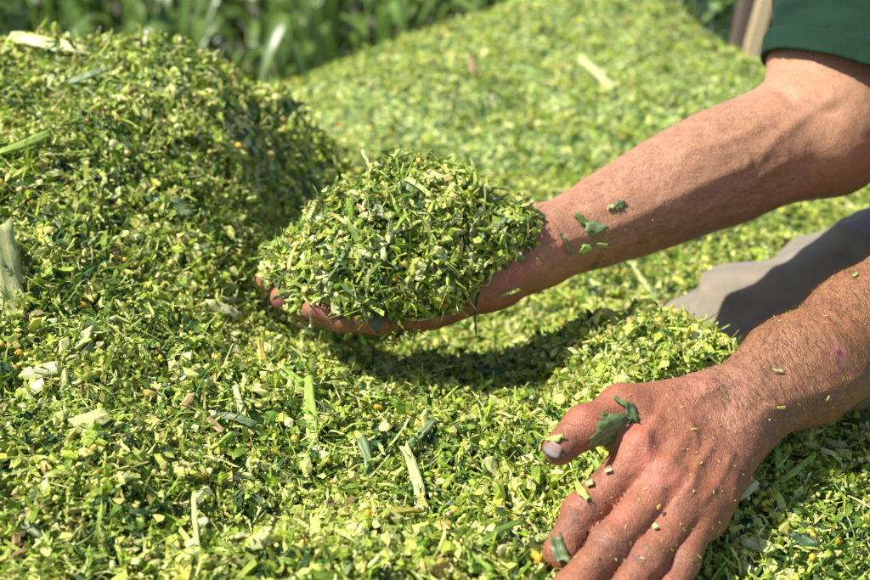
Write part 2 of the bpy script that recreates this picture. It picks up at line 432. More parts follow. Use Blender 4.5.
def build_left():
    allp = np.array([LE, W, *mcp, *pip, *dip, *tip, TC, TM, TI, TT])
    end = LE + unit(L_UP[0][1] - LE) * .16
    lo = np.minimum(allp.min(0), end) - .06; hi = np.maximum(allp.max(0), end) + .06
    clip_n = unit(L_UP[0][1] - LE); clip_d = end @ clip_n
    fn = lambda p: np.maximum(sd_left(p), p @ clip_n - clip_d)
    v, q = surface_net(fn, lo, hi, .00138)
    g = grad(sd_left, v, .001)
    sk = Skin(v)
    disp = np.zeros(len(v))
    dors = np.clip(g @ N_HAND * 1.4, 0, 1)
    # tendons from wrist to knuckles, knuckle heads, hollows between them
    for i in range(4):
        a = W + lat * (.011, .004, -.003, -.010)[i]; b = mcp[i]
        top = [a + N_HAND * .016, (a + b) / 2 + N_HAND * .0135, b + N_HAND * .0125]
        disp += dors * .0011 * np.exp(-(seg_dist(v, smooth_path(top)) / .0042) ** 2)
        disp += dors * .0024 * gauss_blob(v, b + N_HAND * .011 , .0080)
        if i < 3:
            mid = (mcp[i] + mcp[i + 1]) / 2; back = mid + (W - mid) * .10 + N_HAND * .011
            disp -= dors * .0016 * gauss_blob(v, back, .0075)
            disp -= dors * .0008 * np.exp(-(seg_dist(v, np.array([back, mid + (W - mid) * .65 + N_HAND * .014])) / .0060) ** 2)
    # knuckle creases on finger and thumb joints
    joints = [(pip[i], unit(dip[i] - mcp[i]), .0068) for i in range(4)] + [(TI, unit(TT - TM), .0062)] + [(dip[i], unit(tip[i] - pip[i]), .004) for i in range(4)]
    for c, ax, wd in joints:
        s = (v - c) @ ax + .0010 * vnoise(v, .004, 5)
        near = np.exp(-(((v - c) ** 2).sum(1)) / (.0145 ** 2))
        disp += np.clip((g - (g @ ax)[:, None] * ax) @ N_HAND, 0, 1) * near * .00060 * np.sin(s * 2 * math.pi / .0027) * np.exp(-(s / wd) ** 2)
    # veins seen on the back of the hand and forearm
    for pts, hgt, wd in [([(668, 400), (655, 425), (650, 450), (662, 478)], .0009, .0026), ([(716, 440), (700, 462), (690, 488), (672, 500)], .0009, .0024),
                         ([(735, 450), (724, 475), (706, 496)], .0008, .0022), ([(690, 415), (700, 440), (684, 470), (664, 488)], .0007, .0022),
                         ([(742, 425), (775, 405), (815, 390), (868, 372)], .0009, .0030), ([(700, 395), (740, 375), (790, 345), (850, 300)], .0007, .0028),
                         ([(640, 400), (660, 415), (700, 440)], .0006, .0022)]:
        path = smooth_path([sk.at(*p) for p in pts])
        disp += hgt * np.exp(-(seg_dist(v, path) / wd) ** 2)
    # wrist: ulnar head and the crease behind the thumb
    disp += .0028 * gauss_blob(v, sk.at(752, 425), .012) + .0022 * gauss_blob(v, sk.at(705, 385), .012)
    disp -= .0016 * gauss_blob(v, sk.at(672, 398), .012)
    disp += .0007 * vnoise(v, .011, 7) + .00030 * vnoise(v, .0042, 8) + .00012 * vnoise(v, .0021, 9)
    # transverse skin folds over the thumb's root and the wrist
    s = (v - W) @ unit(mcp[1] - W) + .002 * vnoise(v, .012, 11)
    disp += .00022 * dors * np.sin(s * 2 * math.pi / .0042) * np.clip(1 - np.abs(s - .01) / .03, 0, 1)
    v2 = v + g * disp[:, None]
    # skin colour: weathered red hand, browner hairy forearm, dirt, scratches, painted shade
    t = np.clip(((v - W) @ unit(LE - W)) / .05 + .5, 0, 1)[:, None]
    c = (1 - t) * np.array([.285, .112, .058]) + t * np.array([.295, .138, .066])
    pale = np.clip(gauss_blob(v, sk.at(735, 380), .034) * 1.0, 0, 1)[:, None] * .5  # paler bare wrist skin, with its sheen painted into the colour
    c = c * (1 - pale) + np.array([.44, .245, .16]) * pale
    nse = vnoise(v, .014, 21) + .6 * vnoise(v, .006, 22)
    c = c * (1 + .05 * nse[:, None])
    for (u, w_, r, a) in [(712, 378, .0045, .5), (745, 382, .003, .35), (612, 512, .007, .4), (636, 432, .012, .25), (645, 462, .010, .25), (672, 487, .009, .2), (590, 420, .009, .25), (618, 395, .010, .2), (700, 400, .012, .15)]:
        k = (a * gauss_blob(v, sk.at(u, w_), r))[:, None]
        c = c * (1 - k) + np.array([.60, .17, .13]) * k
    grime_shade = np.zeros(len(v))  # real dirt, plus shade painted in knuckle hollows and on the ulnar side
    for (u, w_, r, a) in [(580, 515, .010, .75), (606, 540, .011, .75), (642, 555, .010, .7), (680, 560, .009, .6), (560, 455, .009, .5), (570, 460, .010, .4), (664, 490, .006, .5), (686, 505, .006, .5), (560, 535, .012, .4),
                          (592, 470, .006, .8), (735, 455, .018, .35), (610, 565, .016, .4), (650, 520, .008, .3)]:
        grime_shade += a * gauss_blob(v, sk.at(u, w_), r)
    grime_shade = np.clip(grime_shade * (.45 + .5 * vnoise(v, .0035, 23) + .3 * vnoise(v, .0016, 24)), 0, .65)[:, None]
    c = c * (1 - grime_shade) + np.array([.10, .065, .05]) * grime_shade
    wound = sk.at(842, 350)
    ring = gauss_blob(v, wound, .0062)[:, None] * .55
    c = c * (1 - ring) + np.array([.55, .20, .20]) * ring
    core = np.clip(gauss_blob(v, wound, .0022) * 1.3, 0, .95)[:, None]
    c = c * (1 - core) + np.array([.10, .035, .06]) * core
    disp2 = .0006 * core[:, 0]
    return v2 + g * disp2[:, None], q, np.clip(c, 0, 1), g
def build_right():
    allp = np.array([RE, RW, *[p for f in R_F for p in f]])
    n = unit(RS - RE); end = RE + n * .22
    lo = np.minimum(allp.min(0), end) - .07; hi = np.maximum(allp.max(0), end) + .07
    fn = lambda p: np.maximum(sd_right(p), p @ n - end @ n)
    v, q = surface_net(fn, lo, hi, .0018)
    g = grad(sd_right, v, .0015); sk = Skin(v)
    disp = .0010 * vnoise(v, .03, 31) + .00035 * vnoise(v, .008, 32) + .00015 * vnoise(v, .004, 33)
    for pts, hgt, wd in [([(560, 245), (620, 222), (690, 190), (750, 160)], .0010, .004), ([(575, 262), (650, 240), (720, 208), (790, 165)], .0010, .004),
                         ([(770, 120), (740, 135), (690, 150)], .0009, .004), ([(835, 95), (800, 118), (765, 150)], .0012, .005)]:
        disp += hgt * np.exp(-(seg_dist(v, smooth_path([sk.at(*p) for p in pts])) / wd) ** 2)
    # muscle relief: the groove between flexors and the bony edge, the fold of the elbow
    disp -= .0012 * np.exp(-(seg_dist(v, smooth_path([sk.at(*p) for p in [(600, 262), (680, 232), (770, 190), (815, 165)]])) / .012) ** 2)
    disp -= .0022 * np.exp(-(seg_dist(v, smooth_path([sk.at(*p) for p in [(772, 82), (800, 100), (835, 108)]])) / .007) ** 2)
    disp += .0040 * gauss_blob(v, sk.at(846, 158), .020) + .0020 * gauss_blob(v, sk.at(700, 150), .030)
    # wrist flexion lines
    s = (v - RW) @ unit(RE - RW)
    for o in (.004, -.004, .011): disp -= .0006 * np.exp(-((s - o + .0015 * vnoise(v, .01, 35)) / .0011) ** 2)
    t = np.clip(s / .24, 0, 1)[:, None]
    c = (1 - t) * np.array([.385, .192, .112]) + t * np.array([.40, .216, .122])
    hand = np.clip(-s / .03, 0, 1)[:, None]
    c = c * (1 - hand) + np.array([.36, .140, .085]) * hand
    c = c * (1 + .05 * (vnoise(v, .02, 36) + vnoise(v, .008, 37))[:, None])
    for (u, w_, r, a) in [(563, 248, .006, .5), (520, 262, .012, .45), (505, 278, .012, .4), (545, 232, .01, .2), (760, 100, .012, .15)]:
        k = (a * gauss_blob(v, sk.at(u, w_), r))[:, None]; c = c * (1 - k) + np.array([.60, .16, .13]) * k
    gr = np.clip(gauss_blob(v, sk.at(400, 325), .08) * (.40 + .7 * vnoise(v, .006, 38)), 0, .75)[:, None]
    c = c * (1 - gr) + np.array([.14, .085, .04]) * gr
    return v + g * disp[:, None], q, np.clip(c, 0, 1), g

def mat_skin():
    m, nt, bs, out = material('skin')
    at = nt.nodes.new('ShaderNodeAttribute'); at.attribute_name = 'tint'
    tc = nt.nodes.new('ShaderNodeTexCoord')
    n = noise(nt, 520, 3, vec=tc.outputs['Object']); r = ramp(nt, n.outputs[0], [(0.3, (0.86, 0.82, 0.80)), (0.7, (1.08, 1.08, 1.08))])
    c = mixc(nt, at.outputs['Color'], r.outputs[0], 1.0, 'MULTIPLY')
    n3 = noise(nt, 130, 5, 0.7, vec=tc.outputs['Object']); r3 = ramp(nt, n3.outputs[0], [(0.34, (0.90, 0.85, 0.83)), (0.52, (1.0, 1.0, 1.0)), (0.7, (1.05, 1.02, 1.0))])
    c = mixc(nt, c, r3.outputs[0], 1.0, 'MULTIPLY')
    nt.links.new(c, bs.inputs['Base Color'])
    bs.inputs['Roughness'].default_value = 0.52; bs.inputs['Specular IOR Level'].default_value = 0.36
    bs.inputs['Subsurface Weight'].default_value = 0.12
    bs.inputs['Subsurface Radius'].default_value = (1.0, 0.35, 0.2); bs.inputs['Subsurface Scale'].default_value = 0.004
    vo = nt.nodes.new('ShaderNodeTexVoronoi'); vo.feature = 'DISTANCE_TO_EDGE'; vo.inputs['Scale'].default_value = 620
    nt.links.new(tc.outputs['Object'], vo.inputs['Vector'])
    mr = nt.nodes.new('ShaderNodeMapRange'); mr.inputs[2].default_value = 0.25; nt.links.new(vo.outputs['Distance'], mr.inputs[0])
    ad = nt.nodes.new('ShaderNodeMath'); ad.operation = 'ADD'; nt.links.new(mr.outputs[0], ad.inputs[0])
    n2 = noise(nt, 330, 5, 0.7, vec=tc.outputs['Object']); nt.links.new(n2.outputs[0], ad.inputs[1])
    vo2 = nt.nodes.new('ShaderNodeTexVoronoi'); vo2.feature = 'DISTANCE_TO_EDGE'; vo2.inputs['Scale'].default_value = 260
    mp = nt.nodes.new('ShaderNodeMapping'); mp.inputs['Rotation'].default_value = (0, 0, 0.9); mp.inputs['Scale'].default_value = (1.5, 0.75, 1.0)
    nd = noise(nt, 90, 3, vec=tc.outputs['Object']); av = nt.nodes.new('ShaderNodeVectorMath'); av.operation = 'MULTIPLY_ADD'
    nt.links.new(nd.outputs['Color'], av.inputs[0]); av.inputs[1].default_value = (.006, .006, .006); nt.links.new(tc.outputs['Object'], av.inputs[2])
    nt.links.new(av.outputs[0], mp.inputs[0]); nt.links.new(mp.outputs[0], vo2.inputs['Vector'])
    mr2 = nt.nodes.new('ShaderNodeMapRange'); mr2.inputs[2].default_value = 0.16; mr2.inputs[4].default_value = 1.0; nt.links.new(vo2.outputs['Distance'], mr2.inputs[0])
    ad2 = nt.nodes.new('ShaderNodeMath'); ad2.operation = 'ADD'; nt.links.new(ad.outputs[0], ad2.inputs[0]); nt.links.new(mr2.outputs[0], ad2.inputs[1])
    bump(nt, ad2.outputs[0], 0.48, 0.00028, bs)
    return m
M_SKIN = mat_skin()

def build_person():
    lv, lq, lc, lg = build_left()
    rv, rq, rc, rg = build_right()
    allp = np.array([SR, SL, HEAD, PELV])
    fn = lambda p: sd_torso(p)
    tv, tq = surface_net(fn, allp.min(0) - .2, allp.max(0) + .2, .008)
    tcol = np.tile(np.array([.56, .30, .20]), (len(tv), 1))
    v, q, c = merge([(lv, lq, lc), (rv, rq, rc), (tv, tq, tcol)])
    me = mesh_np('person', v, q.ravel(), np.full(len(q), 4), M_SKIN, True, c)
    person = newobj('person', me, label='person in a green T-shirt kneeling at the heap, one hand scooping, one pressed down', cat='person')
    # ---- trousers
    m, nt, bs, out = material('grey_twill')
    tc = nt.nodes.new('ShaderNodeTexCoord')
    n = noise(nt, 30, 5, 0.6, vec=tc.outputs['Object']); r = ramp(nt, n.outputs[0], [(0.3, (0.185, 0.152, 0.104)), (0.7, (0.26, 0.215, 0.150))])
    n4 = noise(nt, 1400, 2, vec=tc.outputs['Object']); r4 = ramp(nt, n4.outputs[0], [(0.3, (0.85, 0.85, 0.85)), (0.7, (1.1, 1.1, 1.1))])
    nt.links.new(mixc(nt, r.outputs[0], r4.outputs[0], 1.0, 'MULTIPLY'), bs.inputs['Base Color']); bs.inputs['Roughness'].default_value = 0.9
    bs.inputs['Sheen Weight'].default_value = 0.2
    w = nt.nodes.new('ShaderNodeTexWave'); w.inputs['Scale'].default_value = 420; nt.links.new(tc.outputs['Object'], w.inputs['Vector']); bump(nt, w.outputs['Fac'], 0.25, 0.0006, bs)
    RK = P(734, 374, 1.08); RH = PELV + np.array([-.02, .10, .01]); LH = PELV + np.array([-.02, -.10, -.02])
    LK = np.array([.545, .70, .855]); RA = P(1010, 425, 1.14); LA = np.array([.90, .74, .72])
    legs = [cone(RK, RH, .078, .098), cone(RK, RA, .072, .055), cone(LK, LH, .078, .098), cone(LK, LA, .072, .055), cone(RH, LH, .115, .115), cone(PELV, PELV - AX * .06, .155, .15, FRONT, .75)]
    def sd_leg(p):
        d = sd_group(p, legs, .045)
        ax = unit(RH - RK); s = (p - RK) @ ax
        wr = .0050 * vnoise(p * np.array([1, 1, 1.]), .055, 41) + .0025 * vnoise(p, .022, 42)
        fold = .0035 * np.sin(s * 75 + 3.5 * vnoise(p, .08, 43)) * np.exp(-((s - .05) / .12) ** 2)
        crease = .0075 * (1 - np.abs(vnoise(p @ np.array([[1., 0, 0], [0, .5, 0], [0, 0, 1.6]]) + [.0, .0, .3], .062, 44)) * 2.2).clip(-.3, 1)
        return d - wr - fold - crease
    allp = np.array([RK, RH, LK, LH, RA, LA])
    v, q = surface_net(sd_leg, allp.min(0) - .14, allp.max(0) + .16, .0062)
    newobj('trousers', mesh_np('trousers', v, q.ravel(), np.full(len(q), 4), m, True), parent=person)
    # ---- boots
    mb, nt, bs, out = material('boot_leather'); n = noise(nt, 40, 5); r = ramp(nt, n.outputs[0], [(0.3, (0.05, 0.035, 0.025)), (0.7, (0.11, 0.075, 0.05))])
    nt.links.new(r.outputs[0], bs.inputs['Base Color']); bs.inputs['Roughness'].default_value = 0.6; bump(nt, n.outputs[0], .4, .004, bs)
    for A in (RA, LA):
        cs = [cone(A + [-.03, 0, .01], A + [.05, 0, -.01], .060, .052), cone(A + [.05, 0, -.01], A + [.07, 0, -.17], .050, .042)]
        v, q = surface_net(lambda p: sd_group(p, cs, .03), np.minimum(A, A + [.07, 0, -.17]) - .09, np.maximum(A, A + [.07, 0, 0]) + .09, .007)
        newobj('boot', mesh_np('boot', v, q.ravel(), np.full(len(q), 4), mb, True), parent=person)
    # ---- T-shirt
    ms, nt, bs, out = material('green_jersey'); tc = nt.nodes.new('ShaderNodeTexCoord')
    n = noise(nt, 22, 5, 0.6, vec=tc.outputs['Object']); r = ramp(nt, n.outputs[0], [(0.3, (0.005, 0.022, 0.010)), (0.7, (0.008, 0.032, 0.015))])
    n4 = noise(nt, 900, 2, vec=tc.outputs['Object']); r4 = ramp(nt, n4.outputs[0], [(0.3, (0.8, 0.8, 0.8)), (0.7, (1.15, 1.15, 1.15))])
    nt.links.new(mixc(nt, r.outputs[0], r4.outputs[0], 1.0, 'MULTIPLY'), bs.inputs['Base Color'])
    bs.inputs['Roughness'].default_value = 0.85; bs.inputs['Specular IOR Level'].default_value = 0.15; bs.inputs['Sheen Weight'].default_value = 0.03; bs.inputs['Sheen Roughness'].default_value = 0.5
    n2 = noise(nt, 1500, 2, vec=tc.outputs['Object']); bump(nt, n2.outputs[0], 0.4, 0.0006, bs)
    nk = NECK + np.array([-.03, 0, .05])
    def sd_shirt(p):
        d = sd_group(p, T_CONES, .06) - .012 - .005 * vnoise(p, .07, 51) - .002 * vnoise(p, .03, 52)
        return np.maximum(d, .085 - np.sqrt(((p - nk) ** 2).sum(1)))
    allp = np.array([SR, SL, CHEST, PELV])
    v, q = surface_net(sd_shirt, allp.min(0) - .2, allp.max(0) + .2, .007)
    shirt = newobj('t_shirt', mesh_np('t_shirt', v, q.ravel(), np.full(len(q), 4), ms, True), parent=person)
    for SH, EL, cut, r1, r2, h in ((RS, RE, P(831, 82, 1.0), .0665, .098, .0027), (SL, LE, LE + (SL - LE) * .42, .066, .078, .005)):
        ax = unit(SH - EL)
        tilt = unit(np.array([.36, 0, 0]) + UPV - .05 * FWD) if SH is RS else ax
        base = cut - 0 * ax
        a = EL + ax * ((cut - EL) @ ax)
        if SH is RS: a = RE + ax * (((cut - RE) @ tilt) / (ax @ tilt)) + np.array([.009, 0, 0])
        def sd_sleeve(p, a=a, SH=SH, ax=ax, tilt=tilt, r1=r1, r2=r2):
            s = (p - a) @ tilt
            o = sd_cone(p, cone(a - ax * .06, SH, r1, r2))
            ang = p @ unit(np.cross(ax, [0, 1, .3]))
            fold = .0085 * np.sin(s * 70 + ang * 42 + 2.6 * vnoise(p, .05, 53)) * np.clip((s - .026) / .05, 0, 1) + .003 * vnoise(p, .03, 54)
            hem = .0022 * np.clip((.0235 - s) / .002, -1, 1) - .0016 * np.exp(-((s - .0245) / .0016) ** 2)
            fold = np.maximum(fold, -.0012)
            o = o - fold - hem
            shell = np.maximum(o, -(o + .0048))
            return np.maximum(shell, -s)
        lo = np.minimum(a - ax * .06, SH) - .11; hi = np.maximum(a, SH) + .11
        v, q = surface_net(sd_sleeve, lo, hi, h)
        newobj('sleeve', mesh_np('sleeve', v, q.ravel(), np.full(len(q), 4), ms, True), parent=shirt)
    # ---- thumbnail
    mn, nt, bs, out = material('fingernail'); tc = nt.nodes.new('ShaderNodeTexCoord')
    sx = nt.nodes.new('ShaderNodeSeparateXYZ'); nt.links.new(tc.outputs['Generated'], sx.inputs[0])
    r = ramp(nt, sx.outputs['X'], [(0.0, (0.30, 0.16, 0.12)), (0.55, (0.25, 0.17, 0.14)), (0.75, (0.22, 0.20, 0.18)), (0.93, (0.07, 0.06, 0.06))])
    nt.links.new(r.outputs[0], bs.inputs['Base Color']); bs.inputs['Roughness'].default_value = 0.45
    sk = Skin(lv); c = sk.at(550, 452, 3); k = ((lv - c) ** 2).sum(1).argmin(); nn = unit(lg[k] + np.array([-.25, -.05, .15]))
    ax = unit(TT - TI); ax = unit(ax - (ax @ nn) * nn); bb = np.cross(nn, ax)
    cc = c - nn * .0075 + ax * .000
    vv, ff = [], []; nu, nv = 9, 9
    for i in range(nu):
        for j in range(nv):
            a = (j / (nv - 1) - .5) * 1.35; x = (i / (nu - 1) - .5) * .0085
            rr = .0083 - .10 * max(x, 0) ** 1 * .2
            x = x - .0016 * (a / .675) ** 2 * (1 if i > nu / 2 else -.6)
            vv.append(cc + ax * x + nn * math.cos(a) * rr + bb * math.sin(a) * rr)
    for i in range(nu - 1):
        for j in range(nv - 1): a = i * nv + j; ff.append((a, a + 1, a + nv + 1, a + nv))
    org = np.array(vv).mean(0); Mx = np.array([ax, bb, nn])
    o = newobj('thumbnail', mesh_py('thumbnail', [(Mx @ (p - org)) for p in vv], ff, mn, True), parent=person, label='dirty thumbnail of the lower hand')
    o.matrix_world = Matrix(np.vstack([np.hstack([Mx.T, org[:, None]]), [0, 0, 0, 1]]).tolist())
    so_ = o.modifiers.new('thick', 'SOLIDIFY'); so_.thickness = .0006
    # ---- arm hair
    mh, nt, bs, out = material('arm_hair'); bs.inputs['Base Color'].default_value = (0.10, 0.055, 0.028, 1); bs.inputs['Roughness'].default_value = 0.45
    def hairs(v, g, dens, n, down, seed):
        r = np.random.default_rng(seed)
        pr = dens / dens.sum(); k = r.choice(len(v), n, p=pr)
        b = v[k] + r.normal(0, .0005, (n, 3)); nn = g[k]
        t = down[None] + r.normal(0, .38, (n, 3)); t = unit(t - (t * nn).sum(1)[:, None] * nn)
        L = r.uniform(.006, .015, n)[:, None]
        wv = unit(np.cross(nn, t)); pts = []
        for s in (0, .33, .66, 1.0):
            c = b + t * L * s + nn * L * (.42 * s - .26 * s * s)
            wd = .00008 * (1 - .75 * s); pts += [c - wv * wd, c + wv * wd]
        V = np.stack(pts, 1).reshape(-1, 3)
        base = np.arange(n)[:, None] * 8
        F = np.concatenate([base + np.array([[0, 1, 3, 2]]), base + np.array([[2, 3, 5, 4]]), base + np.array([[4, 5, 7, 6]])])
        return V, F
    ax = unit(LE - W); s = (lv - W) @ ax; dors = np.clip(lg @ N_HAND + .55, 0, 1)
    dens = dors * np.clip((s + .045) / .05, 0, 1) * np.clip((.20 - s) / .05, 0, 1)
    V1, F1 = hairs(lv, lg, dens + 1e-9, 6500, unit(-ax + 1.0 * -lat), 3)
    ax2 = unit(RE - RW); s2 = (rv - RW) @ ax2
    dens2 = np.clip((s2 - .01) / .05, 0, 1) * np.clip((.24 - s2) / .05, 0, 1)
    V2, F2 = hairs(rv, rg, dens2 + 1e-9, 4200, -ax2, 4)
    V = np.vstack([V1, V2]); F = np.vstack([F1, F2 + len(V1)])
    newobj('arm_hair', mesh_np('arm_hair', V, F.ravel(), np.full(len(F), 4), mh, True), parent=person, kind='stuff')
    return person, lv, lg, rv, rg
PERSON, LV, LG, RV, RG = build_person()
def sd_body(p):
    return np.minimum(sd_left(p), sd_right(p))

# ------------------------------------------------------------------ chopped pieces, many at once
def frames(n, nn, tilt, r):
    nn = unit(nn + r.normal(0, 1, (n, 3)) * np.asarray(tilt).reshape(-1, 1))
    t = unit(np.cross(nn, r.normal(0, 1, (n, 3)))); return t, np.cross(nn, t), nn
def col_from(r, n, table):
    w = np.array([t[0] for t in table], float); w /= w.sum()
    k = r.choice(len(table), n, p=w)
    c = np.array([t[1] for t in table])[k]
    return np.clip(c * np.array([1.0, 1.01, .90]) * r.uniform(.72, 1.24, (n, 1)) * r.uniform(.95, 1.05, (n, 3)), .004, .9)
PITHC = [(5, (.57, .62, .12)), (3.4, (.42, .53, .06)), (4.8, (.68, .70, .23)), (1.6, (.29, .42, .03)), (1.1, (.68, .58, .20)), (2.8, (.77, .77, .36)), (.25, (.45, .31, .15))]
LEAFC = [(4, (.042, .105, .016)), (4, (.095, .185, .02)), (4.6, (.19, .30, .025)), (2.2, (.018, .062, .022)), (1.2, (.11, .18, .08)), (2.8, (.33, .44, .05)), (.25, (.25, .16, .07))]
FIBC = [(4, (.48, .56, .10)), (3, (.30, .42, .04)), (4, (.65, .67, .27)), (1.6, (.10, .20, .025)), (.4, (.46, .36, .14))]
KERC = [(4, (.78, .58, .12)), (3, (.80, .68, .28)), (1, (.80, .48, .05)), (3, (.80, .76, .50))]
CRUC = [(4, (.53, .58, .12)), (3, (.30, .41, .04)), (2.4, (.085, .18, .022)), (4, (.71, .71, .31)), (1, (.74, .60, .20)), (.4, (.32, .20, .09))]
class Bag:
    def __init__(self): self.v, self.f, self.t, self.s, self.c, self.o = [], [], [], [], [], 0
    def add(self, V, F, C, smooth):
        """V (n,k,3), F (m,q) template faces, C (n,3)"""
        n, k, _ = V.shape
        self.v.append(V.reshape(-1, 3))
        self.f.append((np.arange(n)[:, None, None] * k + F[None] + self.o).reshape(-1)); self.t.append(np.full(n * len(F), F.shape[1]))
        self.s.append(np.full(n * len(F), smooth)); self.c.append(np.repeat(C, k, 0)); self.o += n * k
    def mesh(self, name):
        return mesh_np(name, np.vstack(self.v), np.concatenate(self.f), np.concatenate(self.t), M_PIECE, np.concatenate(self.s), np.vstack(self.c))
def strips(bag, p, nn, L, Wd, tilt, table, r, segs=3, curl=1.0):
    n = len(p); t, b, z = frames(n, nn, tilt, r)
    kap = r.normal(0, 1.0, n) * curl; tw = r.normal(0, .7, n); sk = r.normal(0, .5, n)
    V = np.empty((n, (segs + 1) * 2, 3))
    for i in range(segs + 1):
        s = i / segs - .5
        ang = kap * s * 1.6
        cx = L * s; cz = L * kap * (s * s - .08) * .8; cy = L * sk * (s * s) * .5
        th = tw * s * 2
        e = (1 - .45 * abs(2 * s) ** 3 * r.uniform(0, 1.1, n)) * Wd * .5 * r.uniform(.65, 1.2, n)
        jag = r.normal(0, .5, n) * np.minimum(Wd, L * .2) * (1 if i in (0, segs) else .35)
        c = p + t * cx[:, None] + b * cy[:, None] + z * cz[:, None]
        wv = b * np.cos(th)[:, None] + z * np.sin(th)[:, None]
        V[:, i * 2] = c - wv * e[:, None] + t * jag[:, None]; V[:, i * 2 + 1] = c + wv * e[:, None] - t * jag[:, None]
    F = np.array([[2 * i, 2 * i + 1, 2 * i + 3, 2 * i + 2] for i in range(segs)])
    bag.add(V, F, col_from(r, n, table), True)
def chunks(bag, p, nn, size, tilt, table, r):
    n = len(p); t, b, z = frames(n, nn, tilt, r)
    cube = np.array([[x, y, w] for w in (-1, 1) for y in (-1, 1) for x in (-1, 1)], float) * .5
    sc = size[:, None] * np.stack([r.uniform(.8, 1.9, n), r.uniform(.55, 1.1, n), r.uniform(.25, .75, n)], 1)
    Q = cube[None] * sc[:, None] + r.normal(0, .14, (n, 8, 3)) * size[:, None, None]
    V = p[:, None] + Q[..., :1] * t[:, None] + Q[..., 1:2] * b[:, None] + Q[..., 2:] * z[:, None]
    F = np.array([[0, 2, 3, 1], [4, 5, 7, 6], [0, 1, 5, 4], [2, 6, 7, 3], [0, 4, 6, 2], [1, 3, 7, 5]])
    bag.add(V, F, col_from(r, n, table), False)
def crumbs(bag, p, size, table, r):
    n = len(p)
    T = np.array([[1, 0, -.5], [-.6, .8, -.5], [-.6, -.8, -.5], [0, 0, .8]])
    t, b, z = frames(n, np.tile([0, 0, 1.], (n, 1)), 1.5, r)
    Q = (T[None] + r.normal(0, .35, (n, 4, 3))) * size[:, None, None] * .6
    V = p[:, None] + Q[..., :1] * t[:, None] + Q[..., 1:2] * b[:, None] + Q[..., 2:] * z[:, None]
    bag.add(V, np.array([[0, 2, 1], [0, 1, 3], [1, 2, 3], [2, 0, 3]]), col_from(r, n, table), False)
def ico():
    g = (1 + 5 ** .5) / 2
    v = unit(np.array([(-1, g, 0), (1, g, 0), (-1, -g, 0), (1, -g, 0), (0, -1, g), (0, 1, g), (0, -1, -g), (0, 1, -g), (g, 0, -1), (g, 0, 1), (-g, 0, -1), (-g, 0, 1)], float))
    f = np.array([(0, 11, 5), (0, 5, 1), (0, 1, 7), (0, 7, 10), (0, 10, 11), (1, 5, 9), (5, 11, 4), (11, 10, 2), (10, 7, 6), (7, 1, 8), (3, 9, 4), (3, 4, 2), (3, 2, 6), (3, 6, 8), (3, 8, 9), (4, 9, 5), (2, 4, 11), (6, 2, 10), (8, 6, 7), (9, 8, 1)])
    return v, f
def blobs(bag, p, nn, size, table, r, smooth):
    n = len(p); t, b, z = frames(n, nn, .9, r); iv, fi = ico()
    Q = iv[None] * (size[:, None, None] * np.stack([r.uniform(.5, 1.0, n), r.uniform(.35, .62, n), r.uniform(.22, .5, n)], 1)[:, None])
    Q = Q * r.uniform(.5, 1.4, (n, 12, 1)) + r.normal(0, .08, (n, 12, 3)) * size[:, None, None]
    V = p[:, None] + Q[..., :1] * t[:, None] + Q[..., 1:2] * b[:, None] + Q[..., 2:] * z[:, None]
    bag.add(V, fi, col_from(r, n, table), smooth)
def kernels(bag, p, nn, size, table, r):
    n = len(p); t, b, z = frames(n, nn, .8, r); iv, fi = ico()
    Q = iv[None] * (size[:, None, None] * np.stack([r.uniform(.45, .62, n), r.uniform(.36, .5, n), r.uniform(.22, .36, n)], 1)[:, None]) + r.normal(0, .05, (n, 12, 3)) * size[:, None, None]
    V = p[:, None] + Q[..., :1] * t[:, None] + Q[..., 1:2] * b[:, None] + Q[..., 2:] * z[:, None]
    bag.add(V, fi, col_from(r, n, table), True)
